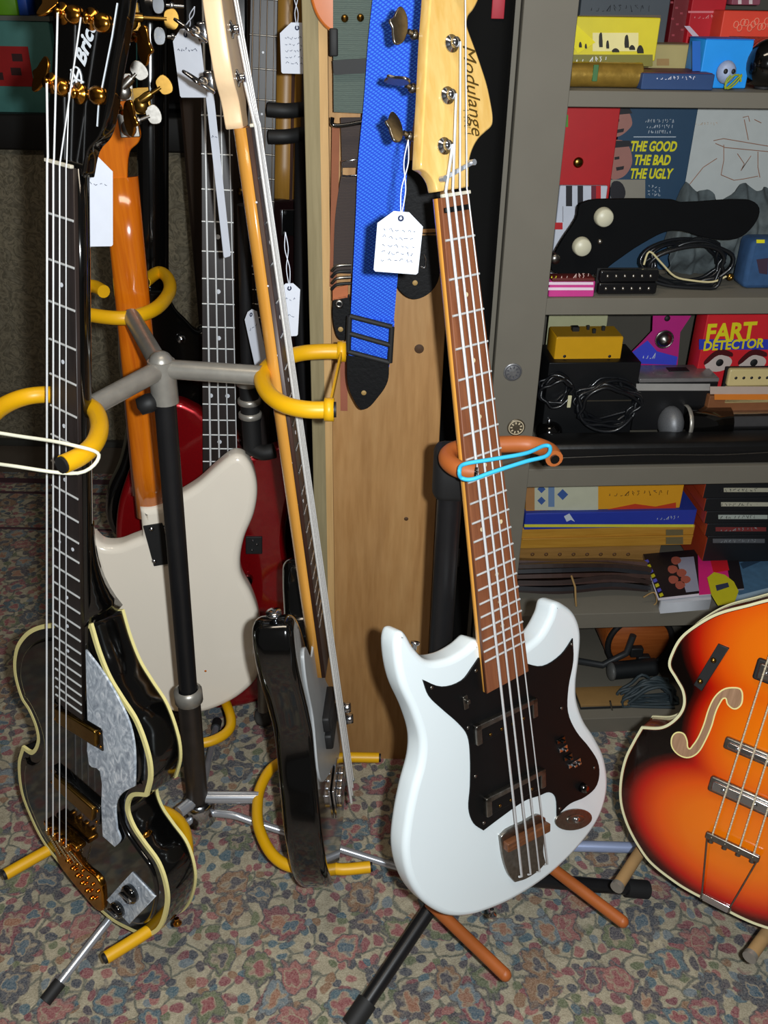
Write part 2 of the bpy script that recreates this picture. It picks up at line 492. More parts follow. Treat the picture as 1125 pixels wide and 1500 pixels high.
fb, ends, X, Wd = bass_neck(r, yN, (yE + yE2) / 2, NW, EW, ysad + .02, ROSE2, MAPLEN, FRETM, nfr=21, xN=xN0, xE=(xL + xR) / 2, str_to=[F.px(749, 1290)[1] + .008, F.px(765, 1283)[1] + .006, F.px(780, 1276)[1] + .004, F.px(792, 1262)[1]], str_w=(.032, .052), zs=(.004, .012), xS=0, dots=(3, 5, 7, 9, 12, 15, 17, 19), dotm=MARK, t=.021, r=.00135)
c5 = lambda L: [(600 + x[0] / 5, x[1] / 5) + tuple(x[2:]) for x in L]
hp = c5([(200, 1405, 1), (183, 1335), (140, 1270), (80, 1232, 1), (92, 1000), (108, 700), (128, 300), (150, 0), (158, -160), (175, -260), (260, -330), (420, -360), (540, -280), (545, -130), (505, 0), (470, 70), (432, 120), (424, 180), (440, 240), (470, 320), (520, 460), (570, 620), (600, 760), (614, 860), (606, 920), (560, 965), (505, 1020), (462, 1100), (440, 1190), (437, 1370, 1)])
hs = M().prism(spline(F.pts(hp, -.010), 4), -.027, -.010, .002, .002, 2).build('headstock', MAPLE, r)
posts = [F.px(650, 214, -.01), F.px(655, 140, -.01), F.px(661, 64, -.01), F.px(668, -14, -.01)]
pegs = [F.px(596, 188, -.02), F.px(600, 118, -.02), F.px(603, 38, -.02), F.px(610, -40, -.02)]
for i, (a, b) in enumerate(zip(posts, pegs)):
    tuner(r, a, b, -.010, CHROME, DULLCH, 'paddle', rot=[.5, 1.45, .1, .5][i], zback=-.034, bush=.0095)
for i, (p0, p1, rr) in enumerate(ends):
    a = V((posts[i][0] + .005, posts[i][1], -.0))
    M().tube([a, p0 + V((0, .004, -.001)), p0, p1, p1 + V((0, -.004, -.006))], rr, 8).build('string', STEEL, r)
a = V(F.px(646, 263, -.004) + (-.001,)); b = V(F.px(690, 238, -.004) + (-.001,))
m = M().box((a + b) / 2, ((b - a).length, .005, .004), Matrix.Rotation(atan2((b - a).y, (b - a).x), 3, 'Z'), b=.001)
for t in (0.02, .98): m.cyl(a.lerp(b, t) + V((0, 0, -.004)), a.lerp(b, t) + V((0, 0, .004)), .0035, seg=10)
m.build('string_retainer', CHROMET, r)
M().box((xN0, yN - .014, .0012), (NW * .92, .006, .005), b=.001).build('zero_fret_bar', BLACKP, r)
lx, ly = F.px(697, 140, -.01); lx2, ly2 = F.px(690, 90, -.01); lx3, ly3 = F.px(700, 190, -.01)
ang = atan2(ly3 - ly2, lx3 - lx2)
GT = mat('4E3A10', .5, var=.2)
lg = text('Modulange', .0265, T(lx - .0045, ly + .006, -.0099, ang), GT, r, 'logo_lettering', shear=.35, sx=.83)
scrib(.03, .010, 5, T(*F.px(684, 178, -.01), -.0095, ang), GT, lg, seed=3)
# pickup surrounds (chrome frames with black middles)
def pickup(root, cx, cy, w, h, ang, zb, frame_m, core_m, open_side=True, height=.010):
    R = Matrix.Rotation(ang, 4, 'Z'); o = Matrix.Translation((cx, cy, zb)) @ R
    m = M().box((0, h / 2 - .004, height / 2), (w, .008, height), b=.002)
    m.box((-w / 2 + .005, 0, height / 2), (.010, h, height), b=.002); m.box((w / 2 - .005, 0, height / 2), (.010, h, height), b=.002)
    p = m.xf(o).build('pickup', frame_m, root)
    m = M().box((0, -.004, height * .35), (w - .018, h - .008, height * .7), b=.001).xf(o).build('pickup_core', core_m, p)
    m = M()
    for i in range(4): m.lathe([(0, 0), (.0028, 0), (.0022, .001), (0, .0015)], ((i - 1.5) * w * .18, -h * .28, height * .7), seg=8)
    m.xf(o).build('pole_screws', BRASS, p)
for (a, b) in (((698, 1067), (788, 1024)), ((713, 1173), (800, 1128))):
    A = V(F.px(a[0], a[1], BF + .01)); B = V(F.px(b[0], b[1], BF + .01))
    an = atan2((B - A).y, (B - A).x); nrm = V((-(B - A).y, (B - A).x)).normalized()
    c = (A + B) / 2 - nrm * .013
    pickup(r, c.x, c.y, (B - A).length, .030, an, BF, DULLCH, BLACKP)
tp = c0([(545, 1060, 1), (575, 1030), (640, 1000), (700, 968), (730, 980, 1), (734, 1010), (726, 1060), (722, 1120), (732, 1165, 1), (700, 1200), (650, 1232), (605, 1246, 1), (580, 1215), (558, 1150)])
ta = M().prism(spline(F.pts(tp, BF + .006), 3), BF, BF + .006, .002).build('bridge_plate', DULLCH, r)
A = V(F.px(738, 1236, BF + .008)); B = V(F.px(800, 1205, BF + .008)); an = atan2((B - A).y, (B - A).x)
M().box(((A.x + B.x) / 2, (A.y + B.y) / 2 - .004, BF + .011), ((B - A).length, .014, .012), Matrix.Rotation(an, 3, 'Z'), b=.002).build('bridge_saddle', wood('4A2A18', '7A4A28', 'rosewood_saddle', axis=0, scale=20), ta)
jx, jy = F.px(839, 1200, BF)
m = M().prism(F.pts([(839 + 27 * cos(a), 1200 - 15.5 * sin(a) - 3 * cos(a)) for a in [k * pi / 14 for k in range(28)]], BF), BF, BF + .0025, .001)
m.prism(F.pts([(841 + 13 * cos(a), 1199 - 7 * sin(a) - 1.5 * cos(a)) for a in [k * pi / 10 for k in range(20)]], BF), BF + .002, BF + .0045, .002)
jp = m.build('jack_plate', DULLCH, r)
M().lathe([(.0, .004), (.0035, .005), (.005, .003), (.005, .0)], (jx + .003, jy, BF + .004), seg=14).build('jack_socket', CHROME, jp)
for i, (x, y) in enumerate([(795, 690), (815, 725), (833, 755), (785, 655), (850, 745)]):
    x, y = F.px(*c0([(x, y)])[0], BF)
    m = M().box((x, y, BF + .003), (.017, .007, .003), b=.001).box((x, y, BF + .007), (.006, .004, .008), b=.001)
    m.build('slide_switch', [CHROME, BLACKG, CHROME, BLACKG, CHROME][i], r)
x, y = F.px(*c0([(393, 500)])[0], BF)
M().box((x, y, BF + .003), (.008, .020, .003), b=.001).box((x, y + .003, BF + .007), (.005, .006, .008), b=.001).build('slide_switch', DULLCH, r)
x, y = F.px(*c0([(875, 850)])[0], BF)
M().lathe([(0, .009), (.006, .009), (.008, 0), (0, 0)], (x, y, BF + .002)).build('control_knob', BLACKG, r)
x, y = F.px(606, 948, BF - .02)
M().lathe([(.003, 0), (.003, .006), (.006, .008), (.006, .011), (0, .011)], (x, y - .004, BF - .02), (.4, 1, 0), 12).build('strap_button', CHROME, r)
x, y = F.px(721, 1335, BF - .02)
M().lathe([(.003, 0), (.003, .008), (.006, .010), (.006, .013), (0, .013)], (x, y + .004, BF - .02), (0, -1, 0), 12).build('strap_button', CHROME, r)

# ================================================================= black archtop bass, left
F = gframe((82, 240), 1.10, (97, 1190), 1.03, at=(95, 1000), dirp=(45, 32))
BA = F; r = empty('electric_bass', F.M, 'black violin-shaped bass with cream binding, gold hardware and grey pearl pickguard', 'bass guitar')
BF = -.014; TH = .058
cl = [(71, 915), (50, 920), (34, 932), (23, 952), (21, 984), (31, 1022), (42, 1040), (52, 1064), (55, 1085), (46, 1101), (33, 1094, 1), (27, 1119), (31, 1159), (43, 1193), (63, 1233), (94, 1273), (122, 1307), (159, 1344), (188, 1361), (213, 1370), (232, 1363), (243, 1338), (245, 1307), (233, 1266), (210, 1233), (195, 1210), (187, 1185), (194, 1167), (215, 1166, 1), (221, 1138), (217, 1105), (200, 1057), (178, 1022), (160, 992), (145, 955), (133, 915, 1)]
P = spline(F.pts(cl, BF), 6)
body = M().prism(P, BF - TH, BF, .002, .002, 2).build('body', BLACKG, r)
M().ring(P, .0055, .0012, BF - .004, BF + .0006).build('front_binding', BIND, body)
M().ring(P, .0055, .0012, BF - TH - .0006, BF - TH + .004).build('back_binding', BIND, body)
top = M().prism(offset(P if area(P) > 0 else P[::-1], .02), BF - .002, BF + .004, .0045, seg=4).build('arched_top', BLACKG, body)
hy0 = F.px(118, 775, -.006)[1]; hy1 = F.px(118, 915, -.006)[1]; hx = F.px(100, 850, -.006)[0]
hl = M(); k_ = 9
for j in range(k_):
    t_ = j / (k_ - 1); y_ = hy0 + (hy1 - hy0) * t_; w_ = .058 + .012 * t_ ** 2; d_ = .028 + (TH - .014) * t_ ** 2.2 + .004 * t_; s_ = .35
    hl.v += [V((hx + w_ / 2 * a, y_, b)) for a, b in ((-1, -.006), (-1, -.006 - d_ * .7), (-.7, -.006 - d_), (.7, -.006 - d_), (1, -.006 - d_ * .7), (1, -.006))]
for j in range(k_ - 1):
    for i in range(6): l_ = (i + 1) % 6; hl.f.append((j * 6 + i, j * 6 + l_, j * 6 + 6 + l_, j * 6 + 6 + i)); hl.sm.append(i not in (5,))
hl.f += [tuple(range(6)), tuple(range((k_ - 1) * 6, k_ * 6))]; hl.sm += [False, False]
hl.build('neck_heel', BLACKG, r)
xN0, yN = F.px(84, 241); xe, ye = F.px(101, 1042)
fb, ends, X, Wd = bass_neck(r, yN, ye, .048, .062, .0 - .03, DARKW, BLACKG, FRETM, nfr=24, xN=xN0 + .004, xE=xe, str_to=-.045, str_w=(.034, .050), zs=(.004, .018), xS=-.002, dots=(3, 5, 7, 9, 12, 15, 17, 19), t=.028, dotr=.0028, r=.00105)
PGp = [(125, 952, 1), (150, 985), (172, 1022), (190, 1062), (197, 1100), (197, 1152, 1), (178, 1163), (169, 1180), (171, 1215, 1), (176, 1230), (168, 1241, 1), (150, 1225, 1), (148, 1180), (146, 1130), (130, 1120), (128, 1060), (126, 1000)]
M().prism(spline(F.pts(PGp, BF + .010), 3), BF + .007, BF + .010, .0008).build('pickguard', PEARL, r)
for (a, b) in (((82, 1035), (143, 1072)), ((80, 1132), (140, 1185))):
    A = V(F.px(a[0], a[1], BF + .012)); B = V(F.px(b[0], b[1], BF + .012)); an = atan2((B - A).y, (B - A).x)
    c = (A + B) / 2; o = Matrix.Translation((c.x, c.y, BF)) @ Matrix.Rotation(an, 4, 'Z')
    p = M().box((0, -.012, .006), ((B - A).length + .018, .040, .012), b=.003).xf(o).build('pickup_ring', BLACKG, r)
    q = M().box((0, -.012, .010), ((B - A).length - .002, .028, .014), b=.003).xf(o).build('pickup', BRASS, p)
    m = M()
    for s in (-1, 1):
        m.lathe([(0, 0), (.003, 0), (.002, .0015), (0, .002)], (s * ((B - A).length / 2 + .005), .0, .0125), seg=8); m.lathe([(0, 0), (.003, 0), (.002, .0015), (0, .002)], (s * ((B - A).length / 2 + .005), -.024, .0125), seg=8)
    m.xf(o).build('ring_screws', GOLD, p)
hp = [(108, 246, 1), (64, 240, 1), (62, 200), (72, 140), (78, 60), (88, -20), (108, -60), (150, -70), (186, -40), (181, 0), (172, 60), (163, 110), (155, 165), (145, 200), (128, 222), (120, 260, 1)]
hs = M().prism(spline(F.pts(hp, -.008), 4), -.026, -.008, .002, .002, 2).build('headstock', BLACKG, r)
LW = mat('DFE6EE', .4, var=.03)
e1 = V(F.px(187, -20, -.008)); 
lp = [F.px(x, y, -.0078) for x, y in ((176, 5), (168, 55), (158, 105), (148, 155), (146, 186))]
M().ribbon([V((x - .004, y, -.0075)) for x, y in lp], .0016, .0006, (1, 0, 0)).build('headstock_pinstripe', LW, hs)
bx, by = F.px(126, 62, -.008); bx2, by2 = F.px(138, 21, -.008)
an = atan2(by2 - by, bx2 - bx)
text('Brice', .026, T(bx, by, -.0079, an), LW, hs, 'logo_lettering', shear=.15, bold=.0008, sx=.85)
cx, cy = F.px(112, 116, -.008)
m = M()
for k in range(5):
    a = an + k * 1.26; m.tube([(cx, cy, -.0075), (cx + .012 * cos(a), cy + .012 * sin(a), -.0075)], .0012, 6)
m.tube([(cx + .009 * cos(k * .4), cy + .012 * sin(k * .4), -.0075) for k in range(16)], .001, 6, True)
m.build('logo_emblem', LW, hs)
pl = [F.px(77, 122, -.008), F.px(93, 20, -.008), F.px(117, 137, -.008), F.px(135, 28, -.008)]
pk = [F.px(36, 108, -.008), F.px(50, 2, -.008), F.px(170, 168, -.02), F.px(190, 60, -.02)]
order = [0, 1, 3, 2]
for i in range(4): tuner(r, pl[i], pk[i], -.008, GOLD, GOLD, 'paddle', rot=[.4, .8, .3, .3][i], zback=-.034, bush=.011)
for i, (x, y) in enumerate([(145, 140), (152, 34), (92, 128), (110, 22)]):   # gold washers and ferrules on the face
    x, y = F.px(x, y, -.008)
    M().ball((x, y, -.006), (.013, .010, .008), 14).build('tuner_bushing', GOLD, hs)
for i, (p0, p1, rr) in enumerate(ends):
    q = pl[order[i]]
    m = M().tube([V((q[0] + (.005 if i < 2 else -.004), q[1], .003)), p0 + V((0, .004, -.001)), p0, p1], rr, 8)
    m.build('string', STEEL, r)
    e = V((p1.x + .004 + .002 * i, -.118 + .006 * i, BF + .008)); d = e - p1
    m = M().tube([p1, e], rr * 1.4, 8)
    for k in range(14): m.ball(p1 + d * (k / 14), rr * 2.1, 8)
    m.build('string_winding', mat('D8C9A0', .25, 1.0, var=.3, nscale=500), r)
br = M().box((-.002, -.045, BF + .016), (.085, .010, .020), b=.003)
for i in range(4): br.box((ends[i][1].x, -.047, BF + .027), (.009, .016, .010), b=.002)
br.build('bridge', GOLD, r)
tq = F.pts([(80, 1232), (98, 1240), (122, 1270), (144, 1290), (150, 1318), (146, 1336), (122, 1312), (98, 1283), (84, 1262)], BF + .01)
tlp = M().prism(spline(tq, 4), BF + .003, BF + .010, .003).build('tailpiece', GOLD, r)
m = M()
for k in range(7):
    a_ = V(F.px(92 + k * 7, 1250 + k * 11, BF + .011) + (BF + .011,)); b_ = V(F.px(98 + k * 7.5, 1246 + k * 10, BF + .011) + (BF + .011,))
    m.ball(a_, .0045, 8).ball(b_, .0035, 8).ball((a_ + b_) / 2 + V((.002, -.006, .001)), .003, 8)
m.build('tailpiece_ornament', GOLD, tlp)
cp = [(193, 1278, 1), (227, 1314, 1), (190, 1354, 1), (156, 1318, 1)]
cpl = M().prism(F.pts(cp, BF + .006), BF + .003, BF + .0065, .001).build('control_plate', PEARL, r)
for (x, y, s) in ((194, 1307, .016), (175, 1330, .014)):
    x, y = F.px(x, y, BF + .006)
    M().lathe([(0, .012), (s * .8, .012), (s, .008), (s, 0), (0, 0)], (x, y, BF + .006)).build('control_knob', BLACKG, cpl)
    M().box((x, y, BF + .020), (s * 1.6, .004, .004), b=.001).build('knob_pointer', CHROME, cpl)
# side toggle
x, y = F.px(196, 1212, BF - .01)
M().cyl((x - .004, y - .004, BF - .012), (x + .028, y + .002, BF - .012), .0055).lathe([(0, 0), (.009, .001), (.009, .005), (0, .006)], (x + .026, y + .002, BF - .012), (1, .07, 0)).build('strap_button', GOLD, r)
x, y = F.px(262, 1345, BF - .045)
M().lathe([(.004, 0), (.004, .006), (.007, .008), (.007, .011), (0, .011)], (x, y + .004, BF - .04), (.3, -1, 0), 12).build('strap_button', GOLD, r)

# ================================================================= sunburst violin bass, right
F = gframe((1145, 1010), 1.03, (1075, 1232), .97, at=(1075, 1240), dirp=(92, 44))
VB = F
r = empty('electric_bass', F.M, 'sunburst violin bass with cream binding and trapeze tailpiece at the right edge', 'bass guitar')
BF = -.016; TH = .055
cl = [(1140, 876), (1092, 887), (1052, 898), (1022, 914), (998, 933), (985, 955), (980, 975), (990, 994), (1000, 1013), (1001, 1034), (990, 1052), (969, 1065), (940, 1065, 1), (928, 1086), (916, 1111), (909, 1143), (909, 1175), (918, 1207), (934, 1238), (953, 1264), (988, 1292), (1014, 1308)]
L = [p if len(p) == 3 else p + (0,) for p in F.pts(cl, BF)]
yb = F.px(1046, 1324, BF)[1]; yt = L[0][1] + .012
L = [q for q in L if q[0] < -.012]
full = [(0, yt, 0)] + L + [(0, yb, 0)] + [(-a, b, c) for a, b, c in L[::-1]]
full = full[::-1]
P = spline(full, 6)
def sunburst():
    t = NT('sunburst_lacquer'); tc = t.n('ShaderNodeTexCoord').outputs['Object']
    sep = t.n('ShaderNodeSeparateXYZ', {0: tc})
    def ell(cx, cy, rx, ry):
        x = t.n('ShaderNodeMath', {0: sep.outputs[0], 1: cx}, operation='SUBTRACT'); x = t.n('ShaderNodeMath', {0: x.outputs[0], 1: rx}, operation='DIVIDE')
        y = t.n('ShaderNodeMath', {0: sep.outputs[1], 1: cy}, operation='SUBTRACT'); y = t.n('ShaderNodeMath', {0: y.outputs[0], 1: ry}, operation='DIVIDE')
        a = t.n('ShaderNodeMath', {0: x.outputs[0], 1: x.outputs[0]}, operation='MULTIPLY'); b = t.n('ShaderNodeMath', {0: y.outputs[0], 1: y.outputs[0]}, operation='MULTIPLY')
        s = t.n('ShaderNodeMath', {0: a.outputs[0], 1: b.outputs[0]}, operation='ADD'); return t.n('ShaderNodeMath', {0: s.outputs[0]}, operation='SQRT').outputs[0]
    xs = [q[0] for q in L]; lo = min(q[0] for q in L if q[1] < .08); up = min(q[0] for q in L if q[1] > .2)
    cusp = min(L, key=lambda q: 0 if q[2] == 1 else 1); cy = cusp[1]
    e1 = ell(0, (yb + cy) / 2 + .005, -lo * 1.0, (cy - yb) / 2 * 1.12); e2 = ell(0, (yt + cy) / 2 + .05, -up * 1.02, (yt - cy) / 2 * 1.0)
    e3 = ell(0, cy + .05, 0.128, .15)
    a = t.n('ShaderNodeMath', {0: e1, 1: e2, 2: .22}, operation='SMOOTH_MIN').outputs[0]
    a = t.n('ShaderNodeMath', {0: a, 1: e3, 2: .15}, operation='SMOOTH_MIN').outputs[0]
    c = t.ramp(a, [(0.0, 'E8780A'), (.42, 'E06A08'), (.62, 'D85006'), (.80, 'AE1604'), (.90, '4A0602'), (.965, '0A0403')])
    t.P(Base_Color=c, Roughness=.14); t.b.inputs['Coat Weight'].default_value = .4
    return t.m
body = M().prism(P, BF - TH, BF, .001, .002, 2).build('body', wood('3A1208', '7A2C12', 'dark_red_sides', axis=2, scale=10, rough=.2, coat=.6), r)
M().prism(offset(P if area(P) > 0 else P[::-1], .004), BF - .001, BF + .0012, .001).build('sunburst_top', sunburst(), body)
BD2 = mat('D8D4AC', .4, var=.05)
M().ring(P, .0030, .0010, BF - .003, BF + .0008).build('front_binding', BD2, body)
M().ring(P, .0045, .0012, BF - TH - .0005, BF - TH + .003).build('back_binding', BD2, body)
ZT = BF + .0012
c375 = lambda L_: [(825 + x[0] / 3.75, 850 + x[1] / 3.75) + tuple(x[2:]) for x in L_]
fh = [(985, 640), (975, 600), (940, 590), (885, 598), (835, 640), (800, 710), (775, 790), (745, 860), (715, 905), (690, 925), (680, 880), (660, 842), (620, 838), (597, 870), (602, 920), (640, 960), (690, 972), (740, 945), (780, 880), (815, 800), (835, 730), (860, 675), (890, 645), (905, 680), (940, 705), (975, 685)]
FH = wood('8A6A50', 'A88468', 'f_hole_inlay', scale=30, rough=.4)
q = spline(F.pts(c375(fh), ZT), 4)
fo = M().prism(q, ZT - .001, ZT + .0006).build('f_hole', FH, r)
M().ring(q, .0008, .0012, ZT - .001, ZT + .001).build('f_hole_binding', BIND, fo)
q2 = [V((-p.x, p.y)) for p in q][::-1]
fo = M().prism(q2, ZT - .001, ZT + .0006).build('f_hole', FH, r)
M().ring(q2, .0008, .0012, ZT - .001, ZT + .001).build('f_hole_binding', BIND, fo)
q = F.pts(c375([(850, 350, 1), (910, 375, 1), (760, 610, 1), (715, 575, 1)]), ZT + .004)
cp = M().prism(q, ZT, ZT + .004, .001).build('control_plate', BLACKM, r)
for x, y in c375([(825, 440), (752, 555)]):
    x, y = F.px(x, y, ZT + .004); M().lathe([(0, .003), (.003, .002), (.0045, 0), (0, 0)], (x, y, ZT + .004)).build('plate_screw', BRASS, cp)
A = V(F.px(1090, 985, ZT)); B = V(F.px(1125, 1000, ZT)); an = atan2((B - A).y, (B - A).x) * .0
def hof_pickup(cx, cy, w, h, nm, ring):
    p = M().box((cx, cy, ZT + .004), (w, h, .008), b=.006).build(nm, BLACKM if ring else DULLCH, r)
    q = M().box((cx, cy, ZT + .009), (w - .012, h - .010, .006), b=.005).build('pickup_cover', DULLCH if ring else CHROME, p)
    for i in range(4):
        M().lathe([(0, .002), (.003, .001), (.004, 0), (0, 0)], (cx + (i - 1.5) * w * .2, cy, ZT + .012), seg=10).build('pole_piece', CHROME, p)
x, y = F.px(1130, 985, ZT); hof_pickup(0.0, y + .0, .088, .034, 'pickup', True)
x, y = F.px(1100, 1105, ZT); hof_pickup(0.0, F.px(1118, 1108, ZT)[1], .110, .020, 'bridge_cover', False)
x, y = F.px(1110, 1172, ZT); hof_pickup(0.0, F.px(1103, 1172, ZT)[1], .118, .026, 'pickup', False)
ty = F.px(1071, 1238, ZT + .01)[1]
m = M().box((0, ty, ZT + .012), (.082, .011, .007), b=.002)
for i in range(4): m.cyl(((i - 1.5) * .021, ty - .003, ZT + .010), ((i - 1.5) * .021, ty - .011, ZT + .010), .0042, seg=10)
tp = m.build('tailpiece', DULLCH, r)
by = yb + .006
m = M()
for s in (-1, 1): m.tube([(s * .039, ty, ZT + .011), (s * .022, by + .006, ZT + .006), (s * .022, yb - .001, ZT + .002)], .0014, 6)
m.build('trapeze_rod', DULLCH, tp)
M().box((0, by, ZT + .002), (.048, .009, .004), b=.001).box((0, yb - .002, BF - .012), (.04, .004, .026), b=.001).build('tail_hinge', CHROME, tp)
M().lathe([(.004, 0), (.004, .008), (.007, .010), (.007, .013), (0, .013)], (0, yb, BF - TH / 2), (0, -1, 0), 12).build('strap_button', CHROME, r)
for i in range(4):
    x = (i - 1.5) * .021; m = M(); a = V((x, ty, ZT + .014)); b = V((x * .85, yt + .14, ZT + .02))
    m.tube([a, b], .0013, 8); 
    for k in range(60): m.ball(a.lerp(b, k / 60), (.0019, .0019, .0019), 6)
    m.build('string', mat('E4D8BC', .4, .4, var=.3, nscale=500), r)
dsec(M(), (0, yt + .30), (0, yt - .06), .05, .058, -.006, .022, .03, -1).build('neck', ROSE, r)
M().box((0, yt + .08, -.002), (.056, .34, .006), b=.001).build('fretboard', DARKW, r)
# ================================================================= off-white bass seen from the back
F = gframe((168, 215), 1.50, (300, 1040), 1.42, at=(270, 900), dirp=(50, -5))
OB = F
r = empty('electric_bass', F.M, 'off-white bass with an orange neck, turned with its back to the camera', 'bass guitar')
cl = [(208, 788, 1), (204, 746, 1), (240, 741, 1), (262, 728), (290, 710), (320, 683), (342, 668), (358, 671), (371, 690), (377, 720), (372, 755), (358, 790), (352, 820), (354, 845), (368, 872), (378, 900), (384, 940), (384, 975), (370, 1005), (330, 1034), (280, 1048), (220, 1035), (170, 1005), (140, 965), (128, 920), (135, 870), (142, 840), (135, 815), (128, 790), (134, 787), (150, 800), (172, 801), (192, 794)]
P = spline(F.pts(cl, 0), 5)
M().prism(P, -.046, 0, .014, .010, 5).build('body', CREAM, r)
(x0, y0), (x1, y1), (x2, y2) = F.px(178, 250), F.px(178, 385), F.px(219, 742)
xn, yn = F.px(173, 262)
dsec(M(), (xn, yn), (x2, y2 - .03), .056, .062, -.030, .020, .022, 1, 14).build('neck', ORANGEN, r)
M().box(((xn + x2) / 2, (yn + y2) / 2, -.034), (.050, .0, .006)) 
fbp = [(xn - .027, yn), (x2 - .032, y2 + .01), (x2 + .032, y2 + .01), (xn + .027, yn)]
M().prism(fbp, -.038, -.031).build('fretboard', ROSE, r)
c45 = lambda L_: [(x[0] / 2.8125, x[1] / 2.8125) + tuple(x[2:]) for x in L_]
hp = c45([(425, 740, 1), (375, 615, 1), (440, 545), (465, 480), (470, 420), (440, 300), (400, 120), (330, -60), (240, -80), (200, 20), (300, 60), (430, 150), (500, 280), (520, 400), (550, 470), (580, 540), (572, 585), (535, 625), (525, 740, 1)])
HS = M().prism(spline(F.pts(hp, -.02), 4), -.032, -.016, .002, .002, 2).build('headstock', ORANGEN, r)
# tuner machine with its open gear on the back, and its keys to the right
for (px_, py_, kx, ky, mm, nm) in ((188, 182, 220, 170, DULLCH, 0), (180, 128, 200, 108, DULLCH, 1), (206, 148, 236, 128, BRASS, 2), (190, 25, 245, 28, BRASS, 3)):
    ax, ay = F.px(px_, py_, -.01); kx, ky = F.px(kx, ky, -.01)
    m = M().box((ax, ay, -.013), (.030, .038, .004), b=.002)
    m.lathe([(0, .008), (.010, .008), (.012, .004), (.012, 0), (0, 0)], (ax, ay - .006, -.011), seg=14)
    d = (V((kx, ky, -.006)) - V((ax, ay, -.006))).normalized()
    m.tube([V((ax, ay, -.006)), V((kx, ky, -.006))], .0032, 8)
    m.lathe([(.006, 0), (.007, .012), (.006, .02)], V((ax, ay, -.006)), d, 12)
    q = V((-d.y, d.x, 0)); pts = [V((kx, ky, -.006)) + d * a + q * b for a, b in [(-.004, -.008), (.002, -.013), (.013, -.013), (.018, 0), (.013, .013), (.002, .013), (-.004, .008)]]
    m.prism(spline([(p.x, p.y) for p in pts], 3), -.008, -.004, .001)
    m.build('tuning_machine', mm, r)
A, B = V(F.px(217, 768, 0)), V(F.px(246, 826, 0))
np_ = M().box(((A.x + B.x) / 2, (A.y + B.y) / 2, .0015), (abs(B.x - A.x) + .012, abs(A.y - B.y), .003), Matrix.Rotation(.08, 3, 'Z'), b=.002).build('neck_plate', BLACKM, r)
for x, y in ((222, 774), (243, 771), (226, 821), (249, 818)):
    x, y = F.px(x, y, 0); M().lathe([(0, .003), (.003, .002), (.005, 0), (0, 0)], (x, y, .003), seg=12).build('plate_screw', CHROME, np_)
x, y = F.px(350, 672, -.02)
M().lathe([(.003, -.004), (.003, .008), (.007, .011), (.007, .014), (0, .014)], (x, y - .006, -.02), (.1, 1, 0), 12).build('strap_button', CHROME, r)
x, y = F.px(301, 983, 0)
M().lathe([(0, .001), (.002, .0005), (.0025, 0)], (x, y, 0), seg=8).build('small_chip', ORANGEN, r)

# ================================================================= red bass behind
F = gframe((318, 108), 1.66, (332, 960), 1.56, at=(318, 560), dirp=(50, 1))
r = empty('electric_bass', F.M, 'metallic red bass with dark dotted fretboard, standing behind the off-white bass', 'bass guitar')
cl = [(290, 600, 1), (262, 588), (245, 592), (225, 610), (205, 650), (185, 700), (172, 745), (170, 800), (185, 850), (200, 900), (185, 970), (190, 1010), (250, 1030), (320, 1040), (390, 1025), (440, 990), (462, 940), (455, 890), (430, 850), (418, 800), (424, 740), (436, 700), (430, 668), (412, 655), (388, 662), (360, 668), (352, 660, 1)]
M().prism(spline(F.pts(cl, -.012), 5), -.056, -.012, .012, .012, 5).build('body', REDM, r)
x0, yN = F.px(317, 108); x1, yE = F.px(322, 694)
fb, ends, X, Wd = bass_neck(r, yN, yE, .050, .066, -.0, DARKW, MAPLEN, FRETM, nfr=20, xN=x0, xE=x1, str_to=.02, str_w=(.038, .058), zs=(.004, .012), xS=.002, dots=(3, 5, 7, 9, 12, 15, 17, 19), dotr=.0042, t=.020, r=.0014)
for p0, p1, rr in ends: M().tube([p0 + V((0, .12, -.002)), p0, p1], rr * 1.1, 6).build('string', STEEL, r)
M().box((x0, yN + .11, -.016), (.10, .22, .015), b=.006).build('headstock', BLACKG, r)
for s in (0, 1, 2, 3):
    tuner(r, (x0 - .015, yN + .05 + s * .045), (x0 - .085, yN + .05 + s * .045), -.008, CHROME, CHROME, 'key', zback=-.03)
a = F.px(372, 798, -.012)
p = M().box((a[0], a[1], -.011), (.034, .040, .006), b=.002).build('pickup', BLACKM, r)
m = M()
for dx, dy in ((-.004, -.010), (.006, .003), (-.002, .012)): m.lathe([(0, .002), (.003, .001), (.003, 0)], (a[0] + dx, a[1] + dy, -.008), seg=8)
m.build('pole_screws', CHROME, p)
a = F.px(362, 848, -.012)
M().lathe([(0, .016), (.010, .016), (.013, 0), (0, 0)], (a[0], a[1], -.011)).build('control_knob', BLACKG, r)

